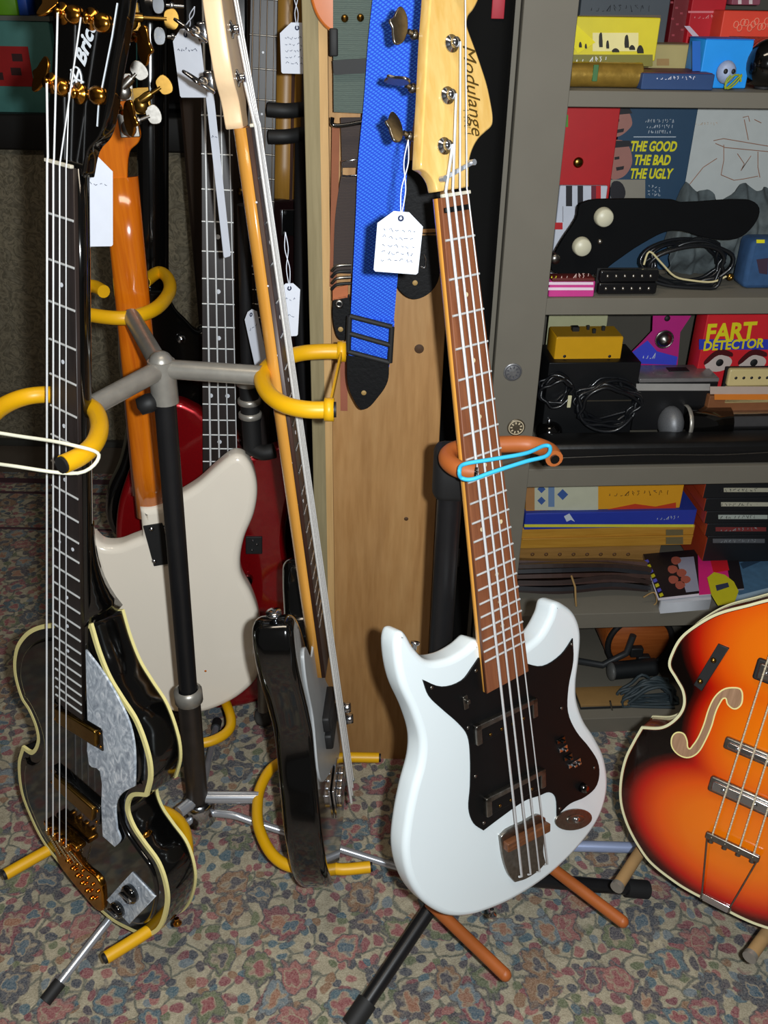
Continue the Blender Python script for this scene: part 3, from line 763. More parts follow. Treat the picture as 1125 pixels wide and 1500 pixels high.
# ================================================================= black guitar, back view, far left behind
F = gframe((228, 60), 1.86, (238, 600), 1.80, at=(230, 400), dirp=(50, 0))
r = empty('electric_guitar', F.M, 'glossy black guitar seen from behind, its black neck rising past the orange neck', 'guitar')
cl = [(212, 425, 1), (246, 425, 1), (258, 452), (275, 470), (292, 486), (302, 482), (316, 500), (318, 540), (306, 590), (312, 640), (340, 700), (330, 770), (270, 805), (205, 800), (165, 780), (160, 730), (180, 680), (190, 620), (180, 560), (178, 500), (196, 470)]
M().prism(spline(F.pts(cl, 0), 5), -.044, 0, .010, .008, 4).build('body', BLACKG, r)
(xa, ya), (xb, yb_) = F.px(228, -60), F.px(229, 450)
dsec(M(), (xa, ya), (xb, yb_), .058, .062, -.03, .022, .024, 1).build('neck', BLACKG, r)
x, y = F.px(265, 496, 0)
M().lathe([(.004, 0), (.004, .006), (.009, .008), (.009, .011), (0, .012)], (x, y, -.001), seg=14).build('strap_button', CHROME, r)

# ================================================================= maple-neck black bass, seen edge-on
F = gframe((372, 185), 1.225, (502, 1140), 1.15, th=RD(88.5))
MB_ = F; L = F.L
r = empty('electric_bass', F.M, 'black bass with a maple neck, turned edge-on beside the wooden plank', 'bass guitar')
BF = -.016
cl = [(0, -.145), (.09, -.13), (.15, -.05), (.168, .05), (.145, .13), (.125, .20), (.14, .27), (.15, .33), (.135, .365), (.10, .34), (.07, .29), (.035, .27, 1), (-.035, .27, 1), (-.06, .31), (-.09, .38), (-.125, .415), (-.155, .405), (-.165, .35), (-.14, .25), (-.132, .19), (-.155, .11), (-.175, .03), (-.162, -.07), (-.10, -.135)]
P = spline(cl, 6)
M().prism(P, BF - .060, BF, .012, .018, 6).build('body', BLACKG, r)
M().prism(spline([(0.03, .31), (.03, .20), (.10, .10), (.12, .01), (.05, -.01), (0, .03), (-.06, .06), (-.13, .12), (-.11, .22), (-.12, .30), (-.10, .34), (-.05, .29)], 5), BF, BF + .003, .001).build('pickguard', mat('A8ACAE', .35, var=.1), r)
fb, ends, X, Wd = bass_neck(r, L, .235, .044, .062, 0, ROSE, MAPLEN, CHROME, nfr=20, str_to=-.03, str_w=(.034, .056), zs=(.005, .014), dots=(3, 5, 7, 9, 12), t=.019)
SILV = mat('DCDAD6', .4, .35, var=.25, nscale=400)
for i, (p0, p1, rr) in enumerate(ends):
    m = M().tube([V((-.012 + .004 * i, L + .055 + .045 * i, -.002)), p0 + V((0, .004, -.001)), p0, p1], rr * 1.5, 8)
    m.build('string', SILV, r)
for k in range(1, 14, 2):
    y = L * 2 ** (-(k + .5) / 12); M().ball((-.0225 - .004 * (1 - y / L), y, -.006), .0016, 8).build('side_dot', PEARLDOT, r)
hp = [(-.020, 0, 1), (-.024, .03), (-.040, .055), (-.045, .10), (-.040, .18), (-.034, .26), (.0, .29), (.02, .26), (.03, .18), (.04, .10), (.045, .05), (.022, .02), (.020, 0, 1)]
M().prism(spline([(a, L + b) + tuple(c) for a, b, *c in hp], 4), -.032, -.010, .002, .002, 2).build('headstock', MAPLEP, r)
for i in range(4):
    tuner(r, (-.016 + .004 * i, L + .055 + .052 * i), (-.075, L + .055 + .052 * i), -.010, CHROME, CHROME, 'paddle', zback=-.042, rot=.9, bush=.010)
for (y, s) in ((.15, .022), (.115, .022)):
    p = M().box((0, y, BF + .008), (.09, .028, .014), b=.004).build('pickup', BLACKM, r)
for x, y in ((.085, .085), (.098, .05), ):
    M().lathe([(.004, 0), (.004, .010), (.010, .012), (.0095, .028), (.008, .031), (0, .031)], (x, y, BF + .002), seg=20).build('control_knob', CHROME, r)
m = M().box((0, -.02, BF + .003), (.085, .06, .004), b=.001)
for i in range(4): m.box((ends[i][1].x, -.02, BF + .010), (.017, .030, .010), b=.002)
m.build('bridge', CHROME, r)
M().lathe([(.004, -.004), (.0045, .006), (.011, .009), (.011, .013), (.004, .015), (0, .015)], (-.14, .417, BF - .025), (-.1, 1, 0), 16).build('strap_button', CHROME, r)

# ================================================================= natural neck with dark stripe, back view, far behind
F = gframe((431, 20), 1.86, (425, 480), 1.80, at=(425, 300), dirp=(50, 0))
r = empty('electric_bass', F.M, 'black bass seen from behind with a dull natural neck split by a dark stripe', 'bass guitar')
cl = [(405, 292, 1), (447, 290, 1), (458, 300), (466, 330), (462, 400), (470, 470), (490, 540), (480, 640), (425, 680), (370, 640), (365, 540), (385, 460), (392, 390), (385, 330), (392, 300)]
M().prism(spline(F.pts(cl, 0), 5), -.044, 0, .010, .008, 4).build('body', mat('170A0B', .2, coat=.6), r)
(xa, ya), (xb, yb_) = F.px(434, -60), F.px(427, 300)
dsec(M(), (xa, ya), (xb, yb_), .050, .056, -.03, .026, .026, 1).build('neck', DULLNAT, r)
M().ribbon([(xa, ya, -.0035), (xb, yb_, -.0035)], .006, .002, (1, 0, 0)).build('skunk_stripe', ROSE, r)
A, B = V(F.px(412, 307, 0)), V(F.px(439, 345, 0))
np_ = M().box(((A.x + B.x) / 2, (A.y + B.y) / 2, .0015), (abs(B.x - A.x), abs(A.y - B.y), .003), b=.003).build('neck_plate', CHROME, r)
for sx in (-1, 1):
    for sy in (-1, 1):
        M().lathe([(0, .002), (.003, .001), (.004, 0)], ((A.x + B.x) / 2 + sx * .013, (A.y + B.y) / 2 + sy * .019, .003), seg=8).build('plate_screw', BLACKM, np_)

# ================================================================= dark striped fretboard behind the maple headstock
F = gframe((388, -60), 1.80, (372, 760), 1.72, at=(380, 200), dirp=(50, 4))
r = empty('electric_guitar', F.M, 'dark rosewood fretboard and strings of a guitar behind the maple headstock', 'guitar')
fb, ends, X, Wd = bass_neck(r, F.L, .14, .046, .060, 0, DARKW, ROSE, DULLCH, nfr=20, str_to=.02, dots=(3, 5, 7, 9, 12), dotr=.002, ns=4)
for p0, p1, rr in ends: M().tube([p0, p1], rr * .8, 6).build('string', mat('6A5A4A', .35, 1.0), r)
M().prism(spline([(-.03, .18), (-.10, .22), (-.14, .12), (-.11, .0), (-.15, -.12), (-.10, -.22), (.10, -.22), (.15, -.12), (.11, 0), (.12, .10), (.03, .16)], 5), -.054, -.01, .01, .01).build('body', mat('5A1206', .2, coat=.6), r)

# ================================================================= tags
price_tag(588, 310, 400, .050, 1.03, 'white price tag hanging over the blue strap beside the white bass headstock', string_to=(598, 205, 1.09), yaw=.05, rz=RD(4))
price_tag(435, 33, 108, .052, 1.55, 'pale price tag hanging on a thread above the natural neck', string_to=(433, -20, 1.55), yaw=-.05)
price_tag(131, 228, 358, .062, 1.20, 'white price tag between the black neck and the orange neck', yaw=.75, rz=RD(8), lines=1)
price_tag(271, 42, 142, .050, 1.35, 'grey-white price tag behind the chrome tuners of the maple headstock', yaw=-.6, rz=RD(-4), lines=1, string_to=(285, 10, 1.3))
price_tag(424, 415, 492, .034, 1.30, 'small pale price tag right behind the strings of the edge-on bass', yaw=.5, rz=RD(5), lines=2, string_to=(418, 340, 1.3))
price_tag(305, 118, 378, .014, 1.38, 'long folded white paper strip hanging from the maple headstock tuner', yaw=.9, rz=RD(-3), lines=1)
price_tag(366, 455, 540, .030, 1.42, 'narrow pale tag edge beside the black strap left of the maple neck', yaw=1.0, rz=RD(-12), lines=1)
# ================================================================= room
def carpet():
    t = NT('floral_persian_carpet')
    base = t.co()
    wob = t.n('ShaderNodeTexNoise', {'Vector': base, 'Scale': 14, 'Detail': 3})
    off = t.n('ShaderNodeVectorMath', {0: wob.outputs['Color'], 1: (.5, .5, .5)}, operation='SUBTRACT')
    off = t.n('ShaderNodeVectorMath', {0: off.outputs[0], 'Scale': .05}, operation='SCALE')
    vec = t.n('ShaderNodeVectorMath', {0: base, 1: off.outputs[0]}, operation='ADD').outputs[0]
    def vor(scale, feature='F1', rnd=.9, v=None):
        return t.n('ShaderNodeTexVoronoi', {'Vector': v or vec, 'Scale': scale, 'Randomness': rnd}, feature=feature, voronoi_dimensions='2D')
    PAL = [(0, '8A3A4E'), (.14, '1E3450'), (.28, 'A05A5C'), (.4, '2E6076'), (.52, '5A6A4A'), (.62, '8C6448'), (.72, '7A2E48'), (.82, '30304A'), (.92, '6A7E8C')]
    def sepc(c): return t.n('ShaderNodeSeparateColor', {0: c}).outputs[0]
    ground = t.ramp(t.noise(base, 55, 4), [(.3, 'A0967E'), (.7, 'C0B69C')])
    def gt(a, th, soft=.03): return t.ramp(a, [(th - soft, (1, 1, 1)), (th + soft, (0, 0, 0))])
    # vine lines
    v3 = vor(21, 'DISTANCE_TO_EDGE')
    c = t.mix(gt(v3.outputs['Distance'], .05, .02), ground, '5C6258')
    # small leaves and buds
    v1 = vor(44); col1 = t.ramp(sepc(v1.outputs['Color']), PAL, 'CONSTANT')
    m1 = t.n('ShaderNodeMath', {0: gt(v1.outputs['Distance'], .38, .05), 1: t.ramp(t.noise(base, 12, 2), [(.30, (0, 0, 0)), (.36, (1, 1, 1))])}, operation='MULTIPLY').outputs[0]
    c = t.mix(m1, c, col1)
    # medium flowers: dark rim, coloured petals, centre
    v2 = vor(13); s2 = sepc(v2.outputs['Color'])
    d2 = v2.outputs['Distance']
    pet = t.n('ShaderNodeTexVoronoi', {'Vector': vec, 'Scale': 60.0, 'Randomness': .5}, voronoi_dimensions='2D')
    d2b = t.n('ShaderNodeMath', {0: pet.outputs['Distance'], 1: .24, 2: d2}, operation='MULTIPLY_ADD').outputs[0]
    c = t.mix(gt(d2b, .47, .03), c, '34384A')
    c = t.mix(gt(d2b, .41, .03), c, t.ramp(s2, PAL, 'CONSTANT'))
    c = t.mix(gt(d2b, .29, .03), c, 'A89880')
    c = t.mix(gt(d2b, .24, .03), c, t.ramp(s2, [(0, '2E5A74'), (.3, '94404E'), (.6, '30344E'), (.8, 'A06850')], 'CONSTANT'))
    fuzz = t.noise(base, 420, 2)
    c = t.mix(.35, c, t.ramp(fuzz, [(.25, '4A463E'), (.75, 'C8BEAC')]))
    t.P(Base_Color=c, Roughness=.95); t.b.inputs['Specular IOR Level'].default_value = .1
    t.bump(fuzz, .5, .004)
    return t.m
CARP = carpet()
fl = M().box((0, 1.0, -.01), (9, 8, .02)).build('floor', mat('5A5046', .9, nscale=20)); struct(fl)
rug = M().box((0, .86, .003), (4.2, 3.72, .006)); o = solo(rug, 'persian_rug', CARP, 'floral persian rug with red, blue and beige flowers under all the stands', 'rug', (0, .86, 0))
bd = M()
for y, h in ((2.66, .03), (2.58, .012), (2.36, .010)): bd.box((0, y - .86, .0065), (4.2, h, .003))
bd.build('border_stripe', mat('4A3038', .95, nscale=60, var=.4), o)
wb = M().box((0, 4.2, 1.3), (9, .1, 2.9)).build('wall_back', mat('2A2018', .9)); struct(wb)
wl = M().box((-2.6, 1.9, 1.3), (.1, 5.0, 2.9)).build('wall_left', mat('2A2018', .9)); struct(wl)
# cloth covered counter far left
def lacecloth():
    t = NT('faded_patterned_cloth'); v = t.co((1, 1, 1)); n = t.noise(v, 18, 4, 2.5); n2 = t.noise(v, 70, 3)
    c = t.ramp(n, [(.35, '6A6250'), (.48, '9A9078'), (.52, '5C5646'), (.65, '8C8470')])
    t.P(Base_Color=t.mix(.3, c, t.ramp(n2, [(.3, '4A4438'), (.7, 'A89E88')])), Roughness=.95); return t.m
r = empty('counter', (-.95, 2.95, 0), 'counter draped in faded patterned cloth in the dim far left background', 'counter')
M().box((0, .25, .50), (2.4, .5, 1.0), b=.01).build('cloth_drape', lacecloth(), r)
M().box((0, .24, 1.04), (2.42, .54, .10), b=.01).build('counter_edge', mat('0E0C0A', .6), r)
M().box((-.03, -.012, .012), (2.4, .02, .02)).build('floor_trim', mat('3C3C38', .8), r)
def wbox(name, px0, py0, px1, py1, Y, depth, material, label, cat, b=.004, group=None):
    A = W(px0, py1, Y=Y); B = W(px1, py1, Y=Y); C_ = W((px0 + px1) / 2, py0, Y=Y)
    w = B.x - A.x; h = C_.z - A.z; base = V(((A.x + B.x) / 2, Y + depth / 2, A.z))
    r = empty(name, base, label, cat, group)
    M().box((0, 0, h / 2), (w, depth, h), b=b).build('body', material, r)
    return r, w, h, depth
r, w, h, d = wbox('crate', -60, 30, 92, 174, 2.97, .3, mat('4E8A84', .6), 'teal crate with a red sticker on the counter at far left', 'crate')
M().box((.02, -d / 2 - .001, h * .55), (w * .42, .002, h * .40)).build('red_sticker', mat('A81818', .5), r)
for x, z in ((-.02, .66), (.05, .64), (-.015, .45), (.04, .5)): M().box((x, -d / 2 - .0025, h * z), (.03, .001, .02)).build('sticker_mark', mat('3A1A1A', .5), r)
M().box((0, 0, h + .006), (w + .01, d + .01, .012)).build('rim', mat('6A6E68', .6), r)
zt = r.location.z + h + .012
for px0, px1, c, lb in ((-20, 25, '6AA818', 'green box on the teal crate at far left'), (27, 41, '1E4AA8', 'small blue box beside the green one on the teal crate')):
    A = W(px0, 16, Y=3.0); B = W(px1, 16, Y=3.0)
    q = empty('box', ((A.x + B.x) / 2, 3.06, zt), lb, 'box')
    M().box((0, 0, .04), (B.x - A.x, .12, .08), b=.004).build('body', mat(c, .5), q)
    M().box((0, 0, .081), (B.x - A.x - .004, .116, .002)).build('lid', mat(c, .4), q)
r = empty('speaker_cabinet', W(195, 180, Y=3.0) * 1.0, 'black boxy speaker cabinet in the dark on the counter beside the teal crate', 'speaker')
r.location.z = 1.10; MW[r.name] = Matrix.Translation(r.location)
M().box((0, .16, .22), (.50, .3, .44), b=.008).build('enclosure', mat('0A0A0B', .7), r)
M().box((0, .005, .22), (.46, .01, .40), b=.003).build('grille', mat('121213', .9, var=.4, nscale=400), r)
# dark furniture between
r = empty('cupboard', (-.33, 2.35, 0), 'dark wooden cupboard standing in shadow behind the guitars', 'cupboard')
M().box((0, .2, 1.0), (.34, .4, 2.0), b=.01).build('carcass', wood('1A100A', '2C1C12', 'dark_cupboard_wood', axis=2, scale=6, rough=.6), r)
for s in (-1, 1):
    d_ = M().box((s * .083, -.008, 1.0), (.155, .018, 1.9), b=.004).build('door', wood('1E130C', '33210F', 'dark_door_wood', axis=2, scale=6, rough=.6), r)
    M().ball((s * .03, -.028, 1.0), .012, 12).build('knob', BRASS, d_)

# ================================================================= stands
YEL = mat('E0A808', .42, var=.06, nscale=30)
BRN = mat('A85A26', .5, var=.08, nscale=30)
TAN = mat('A8865A', .6, var=.1, nscale=30)
BLKP = mat('1C1C1E', .36, .2, var=.2)
def Wz(L, z): return [W(p[0], p[1], z=z) for p in L]
hub = W(237, 540, Y=1.2); foot0 = W(290, 1185, Y=1.2)
r = empty('guitar_stand', (foot0.x, foot0.y, 0), 'triple guitar stand with yellow padded yokes, grey tube arms and a black pole', 'guitar stand')
bl = lambda m, n, mt_, p=None: m.build(n, mt_, p or r, world=(p is None)) if p is None else None
def wb_(m, n, mt_, par=None):
    o = m.build(n, mt_, r, world=True)
    if par is not None: o.parent = par
    return o
mid = hub.lerp(foot0, .70)
wb_(M().tube([hub + V((0, 0, -.03)), mid], .0155, 18), 'pole', BLKP)
lp = wb_(M().tube([mid + V((0, 0, .01)), foot0 + V((0, 0, -.02))], .0195, 18), 'lower_pole', mat('4A4440', .35, .7, var=.3))
wb_(M().lathe([(.018, 0), (.024, .004), (.024, .026), (.018, .03)], mid, (0, 0, 1)), 'pole_collar', GREYTUBE, lp)
wb_(M().tube([hub + V((0, 0, .012)), hub + V((0, 0, -.05))], .019, 18).ball(hub + V((0, 0, .008)), .0175, 16), 'top_hub', GREYTUBE)
wb_(M().lathe([(.0, 0), (.012, 0), (.014, .01), (.012, .025), (0, .028)], hub + V((-.012, -.005, -.045)), (-1, -.5, -.3)), 'clamp_knob', BLACKM)
Z1 = hub.z
yA = Wz([(-28, 650), (-25, 625), (0, 598), (35, 582), (75, 578), (110, 585), (138, 600), (146, 625), (138, 650), (118, 668), (93, 680)], Z1 - .012)
yB = Wz([(152, 427), (135, 419), (105, 424), (95, 440), (115, 456), (150, 464), (190, 465), (228, 452), (248, 428), (246, 408), (232, 399), (212, 413)], Z1 + .0)
yC = Wz([(506, 515), (470, 515), (435, 519), (400, 532), (384, 552), (392, 575), (415, 592), (450, 600), (488, 600)], Z1 - .0)
jA, jB, jC = W(136, 594, z=Z1 - .012), W(193, 464, z=Z1), W(383, 550, z=Z1)
arms = []
for j, y in ((jA, yA), (jB, yB), (jC, yC)):
    a = wb_(M().tube([hub, hub.lerp(j, .5), j], .0135, 16), 'arm', GREYTUBE)
    u = wb_(M().tube(sp3(y, 5), .0112, 14), 'yoke_pad', YEL, a)
    d = (y[-1] - y[-2]).normalized()
    wb_(M().tube([y[-1], y[-1] + d * .004], .010, 12), 'yoke_end', BLACKM, a)
    arms.append(a)
# retaining band across yoke C
wb_(M().ribbon([yC[-1] + V((0, 0, 0)) + (yC[-2] - yC[-1]) * .15, yC[0] + (yC[1] - yC[0]) * .15], .009, .003, (0, 0, 1)), 'retaining_strap', YEL, arms[2])
for p, dd in ((yC[-1] + (yC[-2] - yC[-1]) * .15, (1, 0, 0)), (yC[0] + (yC[1] - yC[0]) * .15, (1, 0, 0))):
    wb_(M().lathe([(.0135, -.006), (.015, -.006), (.015, .006), (.0135, .006)], p, dd), 'strap_loop', YEL, arms[2])
lo = W(290, 1165, Y=1.2)
for L_, jp in (([(555, 1110), (500, 1109), (440, 1108), (402, 1122), (383, 1150), (377, 1180), (380, 1215), (400, 1253), (432, 1270), (470, 1258), (493, 1273), (542, 1270)], (379, 1168)),
               ([(8, 1281), (85, 1238), (170, 1198), (225, 1185), (265, 1205), (275, 1250), (262, 1305), (235, 1350), (155, 1403)], (262, 1190)),
               ([(250, 1000), (243, 1030), (243, 1060), (262, 1085), (300, 1088), (332, 1073), (338, 1050), (322, 1010)], (285, 1092))):
    zz = .145
    y = Wz(L_, zz); j = W(*jp, z=zz)
    a = wb_(M().tube([V((lo.x, lo.y, zz)), j], .011, 14), 'lower_arm', CHROMET)
    wb_(M().tube(sp3(y, 5), .0100, 14), 'cradle_pad', YEL, a)
    for e, f_ in ((y[0], y[1]), (y[-1], y[-2])):
        wb_(M().tube([e, e + (e - f_).normalized() * .004], .0080, 12), 'cradle_end', BLACKM, a)
wb_(M().lathe([(.022, 0), (.028, .005), (.028, .05), (.022, .055)], V((lo.x, lo.y, .085)), (0, 0, 1)), 'leg_collar', CHROME)
for L_ in ([W(625, 1283, z=.020), W(480, 1240, z=.05), W(362, 1207, z=.09), W(320, 1195, z=.105)], [W(70, 1462, z=.020), W(150, 1350, z=.06), W(235, 1245, z=.10), W(268, 1212, z=.11)], [V((lo.x - .03, lo.y + .33, .020))]):
    c = V((lo.x, lo.y, .105)); a = L_[0]
    pts = [c, c.lerp(a, .15) + V((0, 0, .018)), c.lerp(a, .3) + V((0, 0, .014)), a]
    g = wb_(M().tube(sp3(pts, 5), .0070, 14), 'leg', CHROMET)
    d = (pts[-1] - pts[-2]).normalized()
    wb_(M().tube([a - d * .028, a + d * .006], .0105, 14), 'rubber_foot', RUBBER, g)
# white elastic on yoke A
def band(pts, rad, mt_, label, cat='elastic band', name='elastic_band'):
    P = sp3(pts, 6, True); b = min(P, key=lambda p: p.z)
    return solo(M().tube(P, rad, 8, True), name, mt_, label, cat, b)
e = yA[-2]; g = yA[0]
UPz = V((0, 0, .017))
band([g + UPz + V((-.02, 0, 0)), e.lerp(g, .5) + V((.0, 0, .016)), e + UPz + V((-.006, -.006, 0)), e + V((.020, .004, 0)), e + V((-.002, -.01, -.017)), e.lerp(g, .5) + V((-.01, -.02, -.012)), g - UPz + V((-.02, 0, 0))], .0022, mat('E4E2CC', .7), 'white cord looped around the end of the yellow yoke at the left edge')

# brown padded stand of the white bass
pz = W(655, 668, z=.93)
fb0 = V((pz.x + .02, pz.y + .02, .06))
fb0 = W(668, 1240, Y=pz.y + .02)
r = empty('guitar_stand', (fb0.x, fb0.y, 0), 'black guitar stand with brown padded yoke behind the white bass', 'guitar stand')
top = W(662, 672, Y=pz.y + .04)
wb_(M().tube([top + V((0, 0, -.01)), W(645, 950, Y=pz.y + .035), V((fb0.x, fb0.y, .05))], .017, 18), 'pole', BLKP)
RB = Matrix.Rotation(0, 3, 'Z')
c_ = W(662, 690, Y=pz.y + .04)
wb_(M().box(c_, (.050, .045, .075), b=.014), 'yoke_block', BLACKM)
yy = Wz([(696, 691), (672, 687), (656, 675), (660, 662), (690, 653), (733, 651), (776, 651), (803, 660), (812, 672)], .93)
yo = wb_(M().tube(sp3(yy, 5), .0112, 14), 'yoke_pad', BRN)
for e_, f_ in ((yy[0], yy[1]), (yy[-1], yy[-2])):
    wb_(M().tube([e_, e_ + (e_ - f_).normalized() * .003], .006, 12), 'yoke_end', BLACKG, yo)
cr = W(700, 1235, Y=fb0.y)
for a, b in (((646, 1338), (740, 1428)), ((796, 1262), (912, 1350))):
    zz = .165
    e_ = W(*b, z=zz); k = W(a[0], a[1], z=zz)
    base = V((fb0.x, fb0.y, zz))
    y = [base, k, e_]
    g = wb_(M().tube([base, base.lerp(k, .6), k], .010, 12), 'lower_arm', BLKP)
    wb_(M().tube([k - (e_ - k) * .2, e_], .0098, 14), 'cradle_pad', BRN, g)
    wb_(M().ball(e_, .0098, 12), 'cradle_tip', BRN, g)
hubz = V((fb0.x, fb0.y, .12))
wb_(M().lathe([(.018, 0), (.026, .004), (.026, .06), (.018, .064)], V((fb0.x, fb0.y, .075))), 'leg_collar', BLACKM)
for f_ in (W(516, 1500, z=.022), W(945, 1303, z=.022), V((fb0.x + .10, fb0.y + .26, .022))):
    g = wb_(M().tube([hubz, f_], .0125, 14), 'leg', BLKP)
    d = (f_ - hubz).normalized()
    wb_(M().tube([f_ - d * .04, f_ + d * .004], .0165, 14), 'rubber_foot', RUBBER, g)
CY = mat('38B8E0', .6, var=.05)
a = yy[0]; b = yy[-2]
tp = [W(673, 690, z=.945), W(680, 680, z=.948), W(720, 673, z=.95), W(770, 664, z=.95), W(797, 653, z=.95), W(806, 656, z=.948), W(800, 668, z=.945), W(770, 676, z=.945), W(720, 692, z=.94), W(692, 702, z=.935), W(676, 700, z=.935)]
band(tp, .0026, CY, 'light blue elastic band stretched across the brown yoke and the white bass neck')
# tan padded stand under the violin bass
c = V((W(1075, 1232, Y=1.15).x + .05, 1.20, 0))
r = empty('guitar_stand', c, 'guitar stand with tan padded prongs and a chrome leg under the sunburst bass', 'guitar stand')
wb_(M().tube([c + V((0, 0, .05)), c + V((0.0, .0, .55))], .016, 16), 'pole', BLKP)
wb_(M().lathe([(.02, 0), (.026, .004), (.026, .06), (.02, .064)], c + V((0, 0, .06))), 'leg_collar', BLACKM)
for a, b in (((950, 1228), (906, 1296)), ((1150, 1330), (1101, 1398))):
    k = W(*a, z=.165); e_ = W(*b, z=.165); base = c + V((0, 0, .165))
    g = wb_(M().tube([base, k], .0105, 12), 'lower_arm', GREYTUBE)
    wb_(M().tube([k, e_], .0100, 14), 'cradle_pad', TAN, g)
    wb_(M().tube([e_, e_ + (e_ - k).normalized() * .008], .0108, 14), 'cradle_end', GREYTUBE, g)
for i, f_ in enumerate((W(800, 1238, z=.020), c + V((.28, -.22, .020)), c + V((.15, .3, .020)))):
    p0 = c + V((0, 0, .03 if i == 0 else .09))
    g = wb_(M().tube([p0, f_], .0105, 14), 'leg', mat('B4C4EC', .25, .4, var=.05) if i == 0 else GREYTUBE)
    wb_(M().tube([f_ - (f_ - p0).normalized() * .03, f_], .014, 14), 'rubber_foot', RUBBER, g)
# black stand behind (holds the natural-neck bass)
bx = W(445, 190, Y=1.74)
r = empty('guitar_stand', (bx.x, bx.y + .02, 0), 'black guitar stand whose yoke holds the natural neck, behind the plank edge', 'guitar stand')
wb_(M().tube([W(443, 190, Y=1.76), W(441, 470, Y=1.76), V((bx.x - .0, 1.76, .02))], .014, 14), 'pole', BLKP)
for (x0_, y0_, x1_, y1_) in ((393, 160, 446, 160), (395, 200, 444, 196)):
    wb_(M().tube(sp3([W(x0_, y0_, Y=1.70), W((x0_ + x1_) / 2, (y0_ + y1_) / 2 + 2, Y=1.70), W(x1_, y1_, Y=1.72)], 4), .012, 12), 'yoke_prong', BLACKM)
for dx, dy in ((-.22, -.1), (.2, -.1), (0, .25)):
    g = wb_(M().tube([V((bx.x, 1.76, .12)), V((bx.x + dx, 1.76 + dy, .012))], .010, 12), 'leg', BLKP)
# black stand with padded pole behind the red bass
p1 = W(362, 535, Y=1.50)
r = empty('guitar_stand', (p1.x, p1.y, 0), 'black guitar stand with grey collars in front of the red bass body', 'guitar stand')
wb_(M().tube([W(357, 300, Y=1.49), W(362, 540, Y=1.50)], .011, 14), 'pole', BLKP)
wb_(M().tube([W(362, 535, Y=1.50), W(370, 655, Y=1.50)], .017, 16), 'lower_pole', BLACKM)
for y_ in (565, 592, 612):
    q = W(364 + (y_ - 565) * .06, y_, Y=1.50)
    wb_(M().lathe([(.017, 0), (.0205, .002), (.0205, .010), (.017, .012)], q), 'pole_collar', GREYTUBE)
wb_(M().tube(sp3([W(366, 655, Y=1.5), W(385, 663, Y=1.49), W(402, 660, Y=1.49)], 4), .014, 12), 'yoke_pad', BLACKM)
q0 = W(368, 640, Y=1.50); q1 = V((q0.x, 1.76, q0.z + .03))
wb_(M().tube([q0, q0 + V((0, .1, .025)), q1], .012, 12), 'rear_arm', BLKP)
wb_(M().tube([q1, V((q1.x, 1.78, .02))], .014, 12), 'rear_leg', BLKP)
g0 = W(386, 1050, z=.022); gt_ = W(383, 940, Y=g0.y)
g = wb_(M().tube([V((q1.x, q1.y, .30)), gt_ + V((0, .01, .02)), gt_, g0], .012, 14), 'grey_leg', GREYTUBE)
wb_(M().lathe([(0, -.015), (.018, -.012), (.021, 0), (.018, .014), (.012, .02), (0, .02)], g0), 'rubber_foot', mat('4A4A48', .6), g)
# ================================================================= plank
def plankwood():
    t = NT('bare_pine_board'); v = t.co((1, 1, .10)); n = t.noise(v, 22, 5, 1.2); n2 = t.noise(v, 130, 3)
    n3 = t.noise(t.co(), 7, 3)
    c = t.ramp(n, [(.25, '9C703E'), (.5, 'B48650'), (.75, 'C49A64')])
    c = t.mix(.3, c, t.ramp(n2, [(.3, '8A5E34'), (.7, 'BC9060')])); c = t.mix(t.ramp(n3, [(.5, (0, 0, 0)), (.8, (.35, .35, .35))]), c, 'C09868')
    t.P(Base_Color=c, Roughness=.6); return t.m
YP = 1.44
A = W(478, 700, Y=YP); B = W(641, 700, Y=YP)
w = B.x - A.x; TOP = 1.62
r = empty('wooden_plank', ((A.x + B.x) / 2, YP + .02, 0), 'tall bare tan wooden plank standing between the edge-on bass and the white bass', 'plank')
M().box((0, 0, TOP / 2), (w, .03, TOP), b=.002).build('board', plankwood(), r)
def knot(px, py, rad):
    q = W(px, py, Y=YP + .005) - V(r.location)
    M().lathe([(0, .0012), (rad * .45, .001), (rad, .0)], (q.x, -.0152, q.z), (0, -1, 0), 14).build('knot', mat('4A3018', .7), r)
knot(614, 511, .008); knot(595, 760, .004); knot(539, 575, .003)
q = W(502, 555, Y=YP + .005) - V(r.location)
M().box((q.x + .002, -.0158, q.z), (.012, .0012, .115)).build('tape_strip', mat('9A5A44', .8), r)
a = W(455, 500, Y=YP - .01); b = W(476, 500, Y=YP - .01)
r2 = empty('wooden_batten', ((a.x + b.x) / 2, YP, 0), 'narrow olive-grey wooden batten standing against the left edge of the plank', 'batten')
M().box((0, 0, TOP / 2), ((b.x - a.x), .05, TOP), b=.002).build('batten', wood('7E7252', '958866', 'weathered_batten', axis=2, scale=10, rough=.8), r2)
M().box(((b.x - a.x) / 2 + .005, -.018, TOP / 2), (.012, .014, TOP - .01)).build('edge_strip', wood('B8905A', 'CCA670', 'pale_edge', axis=2, scale=10, rough=.7), r2)
# orange body edge at the top
A = W(482, -14, Y=1.405)
m = M(); m.prism(spline([(-.024, .06), (-.026, .0), (-.016, -.032), (.006, -.050), (.03, -.045), (.045, .02), (.03, .07)], 5), -.008, .008, .004, .004)
m.xf(Matrix.Translation(A) @ Matrix.Rotation(pi / 2, 4, 'X'))
solo(m, 'ukulele_body', mat('C0682A', .2, coat=.7), 'rounded orange lacquered instrument edge at the top of the batten', 'instrument', A - V((0, 0, .05)))

